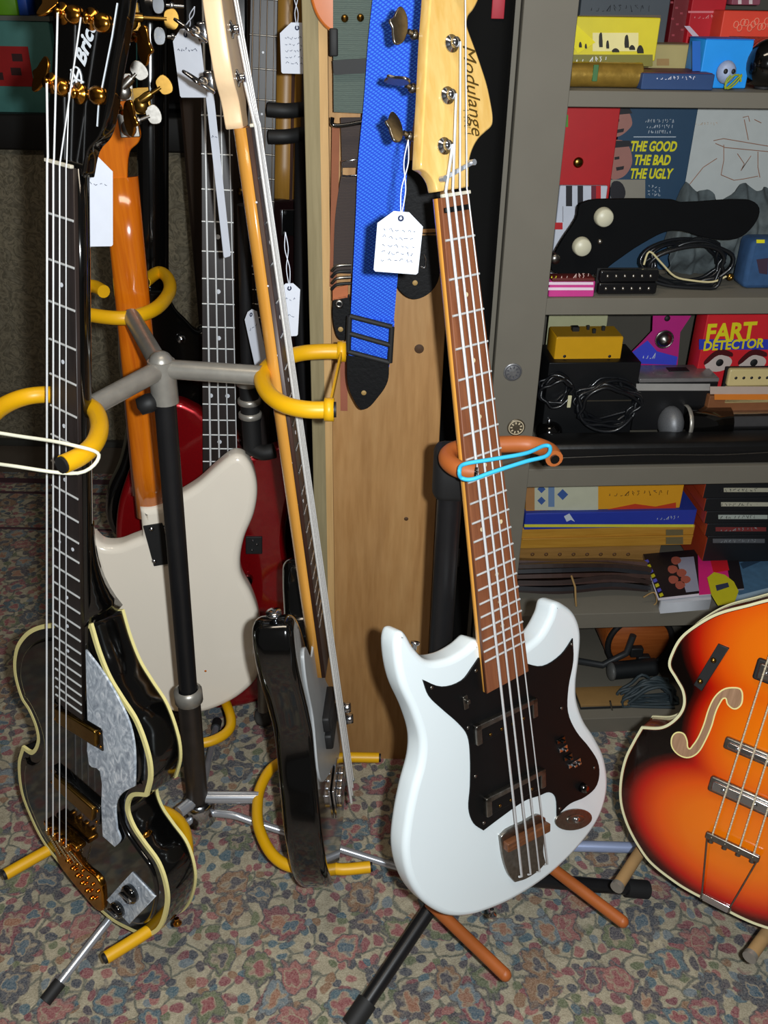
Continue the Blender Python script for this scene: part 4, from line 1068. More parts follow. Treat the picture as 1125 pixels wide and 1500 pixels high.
# ================================================================= straps
def webbing(c1, c2, name, sc=500, rough=.8, rot=.6):
    t = NT(name); v = t.co((1, 1, 1), (0, rot, 0))
    w_ = t.n('ShaderNodeTexWave', {'Vector': v, 'Scale': sc * .35, 'Distortion': 2.5, 'Detail': 1}, bands_direction='Z')
    v2 = t.co((1, 1, 1), (0, -rot, 0))
    w2 = t.n('ShaderNodeTexWave', {'Vector': v2, 'Scale': sc * .25, 'Distortion': 1.5, 'Detail': 1}, bands_direction='Z')
    f = t.n('ShaderNodeMath', {0: w_.outputs['Fac'], 1: w2.outputs['Fac']}, operation='MULTIPLY').outputs[0]
    t.P(Base_Color=t.ramp(f, [(0.0, c1), (.6, c2)]), Roughness=rough); t.bump(f, .5, .001)
    return t.m
BLUE = webbing('0C44D0', '3C84FF', 'blue_woven_nylon', 260)
GREEN = webbing('46524C', '5E6C64', 'grey_green_webbing', 500, rot=0)
BROWNW = webbing('352C2A', '483C38', 'dark_brown_webbing', 700, rot=0)
LEATH = mat('0A0A0C', .6, var=.3, nscale=200, bump=.3, spec=.25)
def strip(pxs, Y, wpx, t, name, mt_, par, hmul=1.0):
    """flat strap in a near vertical plane; pxs centre pixels, wpx widths in px"""
    P = [W(x, y, Y=Y if not hasattr(Y, '__len__') else Y[i]) for i, (x, y) in enumerate(pxs)]
    ws = []
    for i, (x, y) in enumerate(pxs):
        k = wpx[i] if hasattr(wpx, '__len__') else wpx
        yy_ = P[i].y; ws.append((W(x + k / 2, y, Y=yy_) - W(x - k / 2, y, Y=yy_)).length)
    n = 5; PP = sp3(P, n); WW = []
    for i in range(len(ws) - 1): WW += [ws[i] + (ws[i + 1] - ws[i]) * k / n for k in range(n)]
    WW.append(ws[-1])
    return M().ribbon(PP, WW, t, (1, 0, 0)).build(name, mt_, par, world=True)
Yb_ = 1.37
r = empty('guitar_strap', W(539, 600, Y=Yb_), 'bright blue woven guitar strap with black leather end hanging in front of the plank', 'strap')
strip([(589, -40), (578, 60), (571, 150), (561, 240), (556, 320), (550, 400), (543, 500), (540, 535)], Yb_, [76, 77, 76, 73, 70, 66, 62, 60], .003, 'webbing', BLUE, r)
lo_ = strip([(545, 468), (543, 495), (541, 512)], Yb_ - .008, [66, 66, 62], .004, 'webbing_loop', BLUE, r)
for (a, b) in (((512, 463), (574, 479)), ((510, 488), (573, 506)), ((510, 515), (571, 531))):
    A = W(*a, Y=Yb_ - .013); B = W(*b, Y=Yb_ - .013)
    M().tube([A, B], .0042, 8).build('slider_bar', RUBBER, r, world=True)
A = [W(*p, Y=Yb_ - .013) for p in ((512, 463), (510, 515))]; B = [W(*p, Y=Yb_ - .013) for p in ((574, 479), (571, 531))]
for q in (A, B): M().tube(q, .0042, 8).build('slider_side', RUBBER, r, world=True)
def leather(par, pts, Y, name='leather_end', hole=None, mt_=LEATH):
    O = W(*pts[0][:2], Y=Y); f = Frame(O, V((1, 0, 0)), V((0, 0, 1)), V((0, -1, 0)))
    g = M().prism(spline(f.pts(pts), 5), -.0015, .0015, .0008, .0008, 2); g.xf(f.M)
    o = g.build(name, mt_, par, world=True)
    if hole:
        x, y = f.px(*hole); h = M().lathe([(0, .0022), (.0035, .0020), (.0045, .0012)], (x, y, 0), seg=10); h.xf(f.M)
        k = h.build('pin_hole', mat('A88850', .6), par, world=True); k.parent = o
    return o
leather(r, [(508, 520, 1), (570, 530, 1), (568, 558), (555, 580), (532, 600), (518, 585), (509, 560)], Yb_ - .006, hole=(533, 575))
# grey green strap
Yg = 1.395
r = empty('guitar_strap', W(517, 180, Y=Yg), 'grey-green webbing strap hanging left of the blue strap', 'strap')
strip([(518, -40), (517, 60), (515, 165)], Yg, [60, 58, 52], .003, 'webbing', GREEN, r)
strip([(488, 98), (538, 96)], Yg - .004, 16, .003, 'keeper_band', RUBBER, r)
o = M().ribbon([W(489, 99, Y=Yg - .006), W(538, 96, Y=Yg - .006)], .018, .003, (0, 0, 1)).build('keeper_band', RUBBER, r, world=True)
for x, y in ((505, 27), (528, 26)): M().lathe([(0, .003), (.004, .002), (.005, 0)], W(x, y, Y=Yg - .002), (0, -1, 0), 12).build('rivet', BRASS, r, world=True)
M().tube(sp3([W(487, 172, Y=Yg - .006), W(487, 182, Y=Yg - .006), W(500, 184, Y=Yg - .006), W(535, 178, Y=Yg - .006)], 4), .003, 8).build('wire_hook', BLACKG, r, world=True)
M().box(W(489, 62, Y=Yg), (.012, .008, .034), b=.003).build('edge_clip', RUBBER, r, world=True)
# brown strap
Yr = 1.405
r = empty('guitar_strap', W(503, 495, Y=Yr), 'dark brown strap with silver buckle and black leather tab beside the blue strap', 'strap')
strip([(516, 172), (518, 245)], Yr, [34, 34], .003, 'webbing', BROWNW, r)
strip([(514, 258), (507, 320), (505, 400)], Yr, [28, 32, 34], .003, 'webbing', BROWNW, r)
P_ = [W(x, y, Y=Yr - .006) for x, y in ((501, 237), (530, 232), (530, 256), (501, 259))]
M().tube(P_, .0018, 8, True).build('buckle', CHROME, r, world=True)
for k in range(4):
    a, b = W(486, 397 + k * 9, Y=Yr - .008), W(514, 388 + k * 9, Y=Yr - .008)
    M().tube(sp3([a, a.lerp(b, .3) + V((0, -.004, .006)), b], 4), .0025, 8).build('loop_ring', DULLCH if k % 2 == 0 else BLACKM, r, world=True)
leather(r, [(487, 422, 1), (510, 417, 1), (510, 436, 1), (487, 440, 1)], Yr - .004, 'orange_patch', mt_=mat('B86A42', .8))
leather(r, [(488, 436, 1), (512, 431, 1), (515, 460), (517, 485), (510, 496), (497, 497), (490, 482), (487, 460)], Yr - .004, 'leather_tab', hole=(499, 482))
M().lathe([(.004, 0), (.007, .001), (.007, .003), (.004, .003)], W(497, 445, Y=Yr - .007), (0, -1, 0), 14).build('snap', DULLCH, r, world=True)
M().ribbon([W(492, 185, Y=Yr + .006), W(488, 420, Y=Yr + .006)], .011, .002, (1, 0, 0)).build('side_lacing', mat('8A5236', .8), r, world=True)
# black leather strap end behind the headstock
r = empty('guitar_strap', W(612, 438, Y=1.395), 'wide black leather strap with rounded end hanging behind the white price tag', 'strap')
leather(r, [(600, 235, 1), (640, 235, 1), (646, 300), (646, 342, 1), (582, 342, 1), (586, 290)], 1.40, 'leather_band')
leather(r, [(582, 345, 1), (646, 345, 1), (646, 375), (642, 410), (628, 430), (605, 438), (585, 425), (576, 400), (576, 370)], 1.395, 'leather_end', hole=(608, 414))
leather(r, [(598, 336, 1), (646, 335, 1), (646, 340, 1), (598, 342, 1)], 1.392, 'stitch_band', mt_=mat('8A6030', .7))
M().tube(sp3([W(621, 372, Y=1.385), W(624, 380, Y=1.385), W(622, 392, Y=1.385), W(616, 390, Y=1.385)], 4), .0016, 6).build('wire_ring', CHROME, r, world=True)
# black case / strip standing in the gap
A = W(655, 400, Y=1.475); B = W(700, 400, Y=1.475)
r = empty('instrument_case', (W(672, 600, Y=1.53).x, 1.53, 0), 'black narrow instrument case standing in the gap between plank and cabinet', 'case')
M().box((0, 0, .74), (.085, .10, 1.48), b=.02).build('shell', mat('080808', .8, spec=.12), r)
for z in (.5, .86): M().box((0, -.052, z), (.03, .008, .04), b=.003).build('latch', mat('303034', .4, .5), r)
o = M().box((.016, -.051, 1.43), (.018, .004, .05), b=.001).build('red_label', mat('A02030', .6), r)
# ================================================================= cabinet
CY4 = RD(4.5)
cu = V((cos(CY4), sin(CY4), 0)); cn = V((sin(CY4), -cos(CY4), 0)); cz = V((0, 0, 1))
p0 = W(800, 455, Y=1.52)
CF = Frame(V((p0.x, p0.y, 0)), cu, cz, cn)
CABG = mat('6C675C', .65, var=.08, nscale=14)
CABD = mat('4A463E', .8, var=.1, nscale=14)
CD = .32; CW = .62; CH = 1.72
def zof(py): return CF.px(960, py, 0)[1]
SHY = [(134, 158), (437, 461), (685, 711), (897, 918), (1050, 1070)]
SH = [zof(a) for a, b in SHY]; ST = [zof(a) - zof(b) for a, b in SHY]
print('shelves', SH, ST)
xs0 = CF.px(760, 100, 0)[0]; xs00 = CF.px(737, 100, 0)[0]
r = empty('shelf_cabinet', CF.M @ Matrix.Translation((0, 0, 0)), 'grey-brown painted open cabinet with five crowded shelves along the right side', 'cabinet')
def cb(x0, x1, y0, y1, z0, z1, name, m_=CABG, b=.0015, par=None):
    return M().box(((x0 + x1) / 2, (y0 + y1) / 2, (z0 + z1) / 2), (x1 - x0, y1 - y0, z1 - z0), b=b).build(name, m_, par or r)
fr = cb(xs0, 0, .007, CH, -.03, 0, 'face_stile')
cb(xs00, xs0 - .003, .007, CH, -.05, -.006, 'corner_post')
cb(xs0, -.005, .007, CH, -CD, -.03, 'side_panel', CABG)
cb(CW, CW + .02, .007, CH, -CD, 0, 'side_panel', CABG)
cb(-.005, CW, .007, CH, -CD - .012, -CD, 'back_panel', CABD)
for z, t in zip(SH, ST): cb(-.004, CW, z - t, z, -CD, -.001, 'shelf')
cb(-.004, CW, 1.60, 1.62, -CD, -.001, 'shelf')
cb(-.004, CW, .007, SH[4] - ST[4], -.03, -.012, 'kick_board', CABD)
for (px, py, k) in ((751, 545, 0), (756, 626, 1)):
    x, y = CF.px(px, py, 0)
    s = empty('round_sticker', CF.M @ Matrix.Translation((x, y, 0)), ['round silver sticker, the upper of two on the cabinet stile', 'round speckled sticker, the lower of two on the cabinet stile'][k], 'sticker')
    M().lathe([(0, .0016), (.015, .0014), (.0165, .0005), (.0165, 0)], seg=28).build('disc', mat(['8A8A8C', '6A6050'][k], .35, .6, var=.5, nscale=300), s)
    m = M()
    for q in range(9):
        a = q * .7 + k; m.box((.009 * cos(a), .009 * sin(a), .0018), (.004, .0022, .0006), Matrix.Rotation(a, 3, 'Z'))
    m.lathe([(.0125, .0016), (.0125, .0022), (.014, .0022), (.014, .0016)], seg=28)
    m.build('printed_marks', mat(['4A4A50', 'D8C8A8'][k], .5), s)

def cpt(px, py, zs):  # pixel on horizontal plane zs -> cabinet local x, depth(+back)
    p = W(px, py, z=zs) - CF.O
    return p.dot(cu), -p.dot(cn)
class Item: pass
def item(name, label, cat, box, sh, material, depth=.05, d=None, z=None, group=None, body='body', b=.002, dmax=None):
    px0, py0, px1, py1 = box; zs = (SH[sh] if z is None else z) + .0005
    cx = (px0 + px1) / 2
    if d is None: d = cpt(cx, py1, zs)[1]
    d = max(.004, min(d, CD - depth - .002 if dmax is None else dmax))
    xa = CF.px(px0, py1, -d)[0]; xb = CF.px(px1, py1, -d)[0]; xa = max(xa, .003); yt_ = CF.px(cx, py0, -d)[1]
    it = Item(); it.w = xb - xa; it.h = max(yt_ - zs, .004); it.d = d; it.x = (xa + xb) / 2; it.z = zs; it.dep = depth
    it.r = empty(name, CF.M @ Matrix.Translation((it.x, zs, -d)), label, cat, group)
    if material is not None: it.body = M().box((0, it.h / 2, -depth / 2), (it.w, it.h, depth), b=b).build(body, material, it.r)
    it.p = lambda px, py, h=0.0: (lambda q: (q[0] - it.x, q[1] - zs))(CF.px(px, py, -d + h))
    return it
def patch(it, pts, material, name='printed_panel', h=.0006, sm=0):
    L = [it.p(*p[:2]) + tuple(p[2:]) for p in pts]
    if sm: L = spline(L, sm)
    return M().prism([(p[0], p[1]) for p in L], h - .0008, h).build(name, material, it.r)
def rectp(it, x0, y0, x1, y1, material, name='printed_panel', h=.0006): return patch(it, [(x0, y0), (x1, y0), (x1, y1), (x0, y1)], material, name, h)
def txt(it, s, px, py, hpx, material, name='lettering', rot=0, h=.0009, bold=0.0, sx=1.0, shear=0.0):
    x, y = it.p(px, py); hh = abs(it.p(px, py - hpx)[1] - y)
    return text(s, hh * 1.35, T(x, y, h, rot), material, it.r, name, bold=bold, sx=sx, shear=shear)
c_ = lambda h, ro=.5: mat(h, ro, var=.08)
def sct(it, px, py, wpx, hpx, n, m_, h=.0011, r=.0005, seed=1):
    x, y = it.p(px, py); w = it.p(px + wpx / 2, py)[0] - it.p(px - wpx / 2, py)[0]; hh = it.p(px, py - hpx)[1] - y
    return scrib(w, hh, n, T(x, y, h), m_, it.r, seed=seed, r=r)
# ---------- top shelf
it = item('boxed_game', 'dark grey box with embossed lettering lying at the back of the top shelf', 'box', (846, -30, 975, 50), 0, c_('4A5056'), .06, d=.20)
rectp(it, 848, 22, 968, 32, c_('6A5A4A')); sct(it, 908, 12, 90, 10, 11, c_('2A2C30'))
it = item('boxed_game', 'yellow box with black animal silhouettes at the left end of the top shelf', 'box', (838, 25, 958, 97), 0, c_('D8C828'), .04, d=.10, z=SH[0] + .034)
rectp(it, 868, 48, 935, 75, c_('E8DC98')); rectp(it, 838, 80, 956, 97, c_('7A7430'))
patch(it, [(843, 35), (872, 62), (846, 78), (838, 66), (838, 44)], c_('E8D810'), 'yellow_sign', .0012)
rnd = random.Random(4)
for k, (x, y, a, b) in enumerate([(880, 60, 5, 18), (890, 66, 4, 10), (918, 62, 6, 16), (926, 70, 8, 6), (938, 73, 9, 10), (902, 74, 10, 5), (850, 66, 4, 7), (858, 68, 3, 6)]):
    m = M().prism(spline([it.p(x - a * .5, y + b * .5) + (1,), it.p(x - a * .6, y), it.p(x - a * .1, y - b * .7), it.p(x + a * .4, y - b * .2), it.p(x + a * .5, y + b * .5) + (1,)], 4), .0008, .0018)
    m.build('animal_silhouette', c_('1E1A10'), it.r)
sct(it, 866, 87, 48, 9, 7, c_('E8E8E8'), r=.0008)
it = item('paper_roll', 'shiny gold wrapped roll lying in front of the yellow box', 'roll', (836, 92, 942, 124), 0, None, .03, d=.03)
rr = it.h / 2
m = M().tube(sp3([(-it.w / 2, rr, -rr), (-it.w * .2, rr * 1.02, -rr), (it.w * .3, rr, -rr), (it.w / 2 - .006, rr, -rr), (it.w / 2, rr, -rr)], 3), [rr] * 12 + [rr * .8], 18)
m.build('foil_wrapper', mat('A8863A', .35, .6, var=.4, nscale=60, bump=.4), it.r)
M().box((-it.w * .18, rr * 1.2, -.0), (.008, rr * 1.3, .003), b=.001).build('green_tie', c_('3A6A3A'), it.r)
it = item('cardboard_box', 'small plain tan cardboard box on the top shelf', 'box', (950, 66, 1017, 98), 0, c_('A89A66'), .07, d=.14)
rectp(it, 962, 86, 980, 96, c_('9A7A4A'), 'brown_mark'); M().box((0, it.h + .0004, -.035), (it.w * .98, .001, .068)).build('lid', c_('8A8060'), it.r)
it = item('boxed_game', 'dark crimson speckled box standing at the back of the top shelf', 'box', (978, -20, 1008, 62), 0, c_('6A1018'), .05, d=.22)
for k in range(7): rectp(it, 982 + (k * 7) % 20, k * 8 + 2, 986 + (k * 7) % 20, k * 8 + 5, c_('9A3A44'), 'speckle')
it = item('boxed_game', 'bright red box standing beside the crimson box on the top shelf', 'box', (1006, -20, 1056, 52), 0, c_('B81020'), .05, d=.205)
rectp(it, 1008, 16, 1054, 19, c_('D87A80'), 'line'); sct(it, 1030, 24, 30, 6, 5, c_('E8A0A0'))
patch(it, [(1002, 38), (1010, 38), (1030, 60), (1022, 62)], c_('C8B8C8'), 'folded_corner')
it = item('boxed_game', 'coral red box with scrolled ornament at the right end of the top shelf', 'box', (1054, 16, 1150, 55), 0, c_('D8402C'), .08, d=.16, z=SH[0] + .055)
m = M()
for k in range(12):
    x, y = it.p(1078 + k * 5, 36 + 5 * sin(k * 1.9)); m.tube([(x + .004 * cos(a), y + .005 * sin(a), .0008) for a in [q * .7 for q in range(9)]], .0008, 5, True)
m.build('scroll_ornament', c_('E88870'), it.r)
it = item('small_box', 'grey box carrying the coral red box at the right of the top shelf', 'box', (1060, 52, 1150, 90), 0, c_('4A3A3A'), .08, d=.16)
it = item('playing_card_case', 'small patterned card case on top of the coral red box', 'case', (1070, -12, 1112, 14), 0, c_('8A4A5A'), .03, d=.19, z=SH[0] + .055 + .058)
for k in range(5): rectp(it, 1073 + k * 8, -8 + (k % 2) * 8, 1078 + k * 8, -2 + (k % 2) * 8, c_('D8C8C8'), 'pattern_dot')
it = item('boxed_game', 'bright sky blue box near the right of the top shelf', 'box', (1026, 58, 1096, 108), 0, c_('1890E8'), .07, d=.055)
M().box((0, it.h + .0005, -.035), (it.w, .001, .07)).build('lid', c_('2A6AC8'), it.r)
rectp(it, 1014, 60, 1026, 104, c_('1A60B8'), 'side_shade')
it = item('magazine', 'flat dark blue and maroon booklet lying under the tan box', 'booklet', (940, 108, 1046, 119), 0, c_('24406E'), .10, d=.02)
M().box((0, it.h + .0004, -.05), (it.w * .96, .0008, .09)).build('cover', c_('5A2030'), it.r); sct(it, 990, 114, 60, 5, 10, c_('D8D8E8'), r=.0006)
it = item('black_ball', 'large glossy black ball-shaped knob at the right end of the top shelf', 'ball', (1092, 52, 1175, 128), 0, None, .08, d=.02)
M().ball((0, .036, -.036), .036, 26).build('sphere', BLACKG, it.r); M().lathe([(.014, -.001), (.016, .006), (.010, .012)], (0, .001, -.036), (0, 1, 0)).build('base_ring', RUBBER, it.r)
it = item('skull_trinket', 'small white and yellow skull-shaped trinket beside the black ball', 'trinket', (1048, 80, 1094, 122), 0, None, .03, d=.03)
M().ball((-.006, .024, -.012), (.015, .017, .013), 16).build('skull', mat('9AA8C8', .4, var=.3, nscale=120), it.r)
for s in (-1, 1): M().ball((-.006 + s * .006, .026, .0), (.0035, .004, .002), 10).build('eye_socket', BLACKM, it.r)
M().tube([(.002 + .012 * cos(a), .012 + .010 * sin(a * 1.3), .002) for a in [k * .5 for k in range(22)]], .0014, 6).build('yellow_scribble_wire', c_('8A9A20'), it.r)
# ---------- second shelf
it = item('record_sleeve', 'plain red card sleeve with a round button at the left of the second shelf', 'card', (816, 150, 894, 272), 1, c_('B8141A'), .006, d=.17, z=SH[1] + .0)
x, y = it.p(847, 238); M().lathe([(0, .004), (.006, .004), (.009, .001), (.009, 0)], (x, y, 0)).build('button', BRASS, it.r); rectp(it, 818, 168, 832, 186, c_('4A8A2A'), 'green_mark')
it = item('keyboard_book', 'white and black piano-key booklet at the left of the second shelf', 'booklet', (812, 272, 880, 352), 1, c_('C8CCD8'), .01, d=.14)
for x0_, x1_ in ((829, 838), (846, 854)): rectp(it, x0_, 272, x1_, 302, c_('1C1A20'), 'black_key')
for x0_ in (824, 842, 860): rectp(it, x0_, 302, x0_ + 1, 325, c_('8A8A90'), 'key_gap')
rectp(it, 866, 272, 873, 300, c_('6A2030'), 'maroon_stripe'); rectp(it, 873, 272, 880, 296, c_('C01A20'), 'red_stripe'); rectp(it, 812, 326, 824, 336, c_('B81A20'), 'red_mark')
it = item('record_sleeve', 'dark blue sleeve with yellow block lettering and face portraits', 'record', (893, 150, 1000, 292), 1, c_('22405A'), .006, d=.175)
SKIN = c_('9A6A60'); DK = c_('1E1C22')
for (y0, y1) in ((160, 200), (208, 262)):
    patch(it, [(894, y0 + 2), (916, y0), (926, (y0 + y1) / 2), (918, y1 - 8), (905, y1), (894, y1 - 2)], SKIN, 'portrait', .0008, 4)
    patch(it, [(894, y0 - 2), (922, y0 - 2), (926, y0 + 6), (894, y0 + 9)], DK, 'portrait_hat', .0012)
    patch(it, [(902, (y0 + y1) / 2 + 10), (914, (y0 + y1) / 2 + 8), (913, (y0 + y1) / 2 + 13), (903, (y0 + y1) / 2 + 15)], DK, 'portrait_moustache', .0012)
    patch(it, [(900, (y0 + y1) / 2 - 5), (907, (y0 + y1) / 2 - 6), (907, (y0 + y1) / 2 - 2), (900, (y0 + y1) / 2 - 1)], DK, 'portrait_eye', .0012)
rectp(it, 894, 263, 945, 290, c_('8A8478')); patch(it, [(896, 268), (908, 266), (916, 280), (912, 292), (896, 292)], DK, 'portrait', .001, 3)
YT = c_('D8D018'); WT = c_('C8D0D8')
for k, s in enumerate(('THE GOOD', 'THE BAD', 'THE UGLY')): txt(it, s, 957 - k * 2, 215 + k * 20, 15, YT, bold=.0008, sx=.70, shear=.1)
for k, s in enumerate(('The many platinum', 'soundtrack music', 'from the film')): sct(it, 966, 177 + k * 8, 44 - 5 * k, 5, 11, WT, seed=k)
rectp(it, 928, 200, 990, 201, WT, 'rule')
for k, s in enumerate(('Stereo', 'LP', 'Records')): sct(it, 958, 273 + k * 6, 20, 4, 4, WT, seed=k + 9)
it = item('record_sleeve', 'white sleeve with a thin brown table sketch at the right of the second shelf', 'record', (988, 150, 1160, 300), 1, c_('B8BCBA'), .006, d=.19)
BR = c_('9A6A50')
def sketch(it, L, rad=.0007, m_=BR):
    g = M()
    for l in L: g.tube([V(it.p(*p)) .to_3d() + V((0, 0, .0006)) for p in l], rad, 5)
    g.build('line_drawing', m_, it.r)
for l_ in (): pass
sketch(it, [[(1045, 206), (1060, 203), (1125, 214), (1145, 216)], [(1048, 210), (1062, 216), (1125, 222)], [(1060, 212), (1060, 235), (1056, 256)], [(1110, 222), (1110, 245), (1113, 260)], [(1056, 256), (1075, 264), (1090, 262), (1110, 258)], [(1080, 225), (1090, 240), (1085, 250), (1100, 228)], [(1010, 270), (1030, 245), (1050, 232)], [(1090, 175), (1096, 205)], [(1105, 175), (1115, 180)], [(1088, 172), (1096, 170), (1098, 178)]])
sct(it, 1032, 181, 40, 4, 9, c_('C0A080'), r=.0003)
it = item('cloth_bundle', 'crumpled grey cloth bundle in front of the white sleeve', 'cloth', (990, 268, 1150, 350), 1, None, .06, d=.10)
rnd = random.Random(3); m = M()
NX, NY = 48, 24
for j in range(NY + 1):
    for i in range(NX + 1):
        a = i / NX; b = j / NY; e = min(a, 1 - a, .5) * 6; top = it.h * (.86 + .07 * sin(a * 11) + .05 * sin(a * 23)) * min(1, e + .4)
        z = -.055 + .05 * sin(b * pi * .95 + .1) + .006 * sin(a * 31 + b * 9) + .005 * sin(b * 17 - a * 13) + .003 * sin(a * 71)
        m.v.append(V(((a - .5) * it.w, b * top, z)))
for j in range(NY):
    for i in range(NX): k = j * (NX + 1) + i; m.f.append((k, k + 1, k + NX + 2, k + NX + 1)); m.sm.append(True)
m.build('cloth', mat('50585A', .9, var=.4, nscale=90, bump=.6), it.r)
it = item('control_panel', 'black wedge-shaped guitar control assembly with two cream knobs', 'control plate', (812, 290, 1115, 432), 1, None, .03, d=.035)
pl_ = [it.p(*q) + (0,) for q in [(852, 298), (900, 292), (985, 293), (1000, 297), (1095, 293), (1113, 305), (1105, 330), (1080, 350), (1040, 350), (985, 338), (940, 358), (900, 385), (875, 402), (812, 400), (808, 385), (822, 355), (845, 320)]]
M().prism(spline(pl_, 4), -.008, 0, .002).build('plate', mat('08090B', .8, var=.2, spec=.12), it.r)
for (x, y) in ((883, 317), (851, 360)):
    x, y = it.p(x, y); M().lathe([(0, .016), (.0125, .016), (.0145, .013), (.0155, .002), (.0155, 0), (0, 0)], (x, y, 0), seg=24).build('cream_knob', mat('C8C4AC', .4, var=.04), it.r)
x, y = it.p(879, 354); M().lathe([(0, .004), (.003, .004), (.005, 0)], (x, y, 0)).build('switch_nut', DULLCH, it.r)
x, y = it.p(812, 378); M().lathe([(0, .01), (.008, .01), (.009, 0)], (x, y, 0)).build('metal_knob', DULLCH, it.r)
m = M()
for s, a in ((0, 0), (1, .5)): m.cyl((pl_[0][0] + .03 + s * .05, .02, -.01), (pl_[0][0] + .03 + s * .05, .001, -.03), .008)
m.build('potentiometer', DULLCH, it.r)
def coil(it, cx, cy, rx, ry, n, material, name='cable', rad=.0028, z0=-.02, seed=1, closed=False):
    rnd = random.Random(seed); c = it.p(cx, cy); a = abs(it.p(cx + rx, cy)[0] - c[0]); b = abs(it.p(cx, cy + ry)[1] - c[1]); pts = []
    for k in range(n * 14):
        t = k / 14 * 2 * pi; j = 1 - .30 * rnd.random(); w_ = k / (n * 14)
        pts.append((c[0] + a * j * cos(t), max(rad, c[1] + b * j * sin(t)), z0 + .016 * sin(t * .5 + w_ * 5) + .02 * w_))
    return M().tube(sp3(pts, 3), rad, 7).build(name, material, it.r)
CBL = mat('101216', .35, coat=.3, var=.2)
it = item('cable_coil', 'shiny black cable coil with a cream tie on the second shelf', 'cable', (935, 340, 1075, 432), 1, None, .05, d=.06)
coil(it, 1010, 390, 66, 38, 7, CBL, rad=.0034, seed=2); P_ = [it.p(*q) for q in ((940, 385), (948, 366), (965, 382), (985, 402), (1010, 408), (1040, 410), (1060, 402))]
M().tube(sp3([(x, y, .012) for x, y in P_], 4), .0018, 7).build('cream_wire', mat('C8BC90', .6), it.r)
x, y = it.p(1066, 403); M().lathe([(.003, 0), (.006, .001), (.006, .006), (.003, .007)], (x, y, .008)).build('washer', BRASS, it.r)
def humbucker(box, d, core, dot, label):
    it = item('humbucker_pickup', label, 'pickup', box, 1 if box[1] < 460 else 2, None, .02, d=d, z=None if box[1] < 460 else SH[2] + .085)
    for s in (0, 1):
        y = it.h * (.27 + .46 * s)
        bb = M().box((0, y, -.006), (it.w, it.h * .44, .012), b=.004).build('bobbin', core, it.r)
        for k in range(6): M().lathe([(0, .0014), (.0022, .001), (.003, 0)], ((k - 2.5) * it.w * .145, y, .0), seg=10).build('pole_piece', dot, bb)
    M().box((0, it.h / 2, -.015), (it.w * 1.03, it.h * .9, .004)).build('base_plate', BLACKM, it.r)
humbucker((874, 394, 960, 438), .012, mat('101012', .3, coat=.4), DULLCH, 'black twin-row pickup lying at the front of the second shelf')
it = item('gum_packet', 'pink and white striped packet at the front left of the second shelf', 'packet', (803, 412, 869, 438), 1, c_('C8388A'), .03, d=.008)
for y0_ in (413, 421): rectp(it, 803, y0_, 869, y0_ + 4, c_('E8D0E0'), 'white_stripe')
M().box((0, it.h + .003, -.012), (it.w * .94, .006, .03), b=.002).build('flap', c_('5A1A18'), it.r); sct(it, 842, 404, 44, 8, 7, c_('D8B8B0'), r=.0007); sct(it, 811, 404, 10, 7, 2, YT, r=.0009)
it = item('denim_pouch', 'blue denim pouch at the right end of the second shelf', 'pouch', (1086, 352, 1150, 428), 1, mat('284A72', .85, var=.35, nscale=60, bump=.3), .05, d=.05, b=.01)
patch(it, [(1108, 380), (1125, 378), (1124, 402), (1112, 400)], c_('3A2A3A'), 'dark_print'); rectp(it, 1108, 351, 1120, 356, YT, 'yellow_mark')
# ---------- third shelf
it = item('greeting_card', 'cream card standing behind the yellow pedal', 'card', (796, 462, 880, 540), 2, c_('A8A884'), .004, d=.22)
it = item('effects_pedal', 'yellow metal effects pedal on the third shelf', 'effects pedal', (811, 494, 908, 531), 2, c_('D8A018', .35), .06, d=.12, z=SH[2] + .072)
M().box((0, it.h + .0006, -.03), (it.w * .97, .0012, .058), b=.0).build('top_plate', c_('B88A1E'), it.r)
for (x, z, s) in ((-.020, -.035, .013), (.006, -.04, .005), (.012, -.02, .006), (.034, -.035, .006)):
    M().box((x, it.h + .005, z), (s, .009, s), b=.001).build('pedal_knob', BLACKM, it.r)
for x in (827, 893):
    q = it.p(x, 522); M().lathe([(0, .001), (.0025, .0005), (.003, 0)], (q[0], q[1], 0)).build('screw', BLACKM, it.r)
it = item('black_case', 'black plastic case under the yellow pedal', 'case', (798, 531, 930, 590), 2, mat('0E0F11', .4, var=.1), .10, d=.10)
M().box((0, it.h * .55, .001), (it.w * .96, .002, .002)).build('seam', mat('3A342A', .5), it.r)
it = item('cable_coil', 'black power cord coil lying in front of the black case', 'cable', (790, 560, 946, 640), 2, None, .05, d=.07)
coil(it, 892, 595, 50, 34, 7, CBL, rad=.0036, seed=5); coil(it, 815, 575, 26, 22, 4, CBL, 'cable_tail', rad=.003, seed=9)
x, y = it.p(832, 585); M().box((x, y, .010), (.007, .024, .003), b=.001).build('cream_tie', mat('C8C4A0', .6), it.r)
it = item('novelty_packet', 'magenta triangular blister card with a silver dome', 'novelty packet', (905, 462, 1010, 536), 2, None, .02, d=.20, z=SH[2] + .05)
patch(it, [(956, 462), (1012, 462), (996, 486), (992, 536), (938, 535), (922, 518), (940, 500), (955, 484)], c_('B02078'), 'backing_card', .002)
patch(it, [(922, 518), (948, 498), (962, 514), (992, 522), (990, 534), (935, 532)], c_('3A44C8'), 'blue_print', .0026)
x, y = it.p(972, 496); M().lathe([(0, .014), (.008, .012), (.014, .006), (.016, 0), (.0185, 0), (.0185, .003)], (x, y, .003), seg=24).build('silver_dome', DULLCH, it.r)
x, y = it.p(977, 466); M().lathe([(0, .003), (.004, .003), (.006, 0)], (x, y, .002)).build('dome_cap', BLACKM, it.r)
sct(it, 950, 520, 20, 9, 4, WT, h=.003, r=.0008)
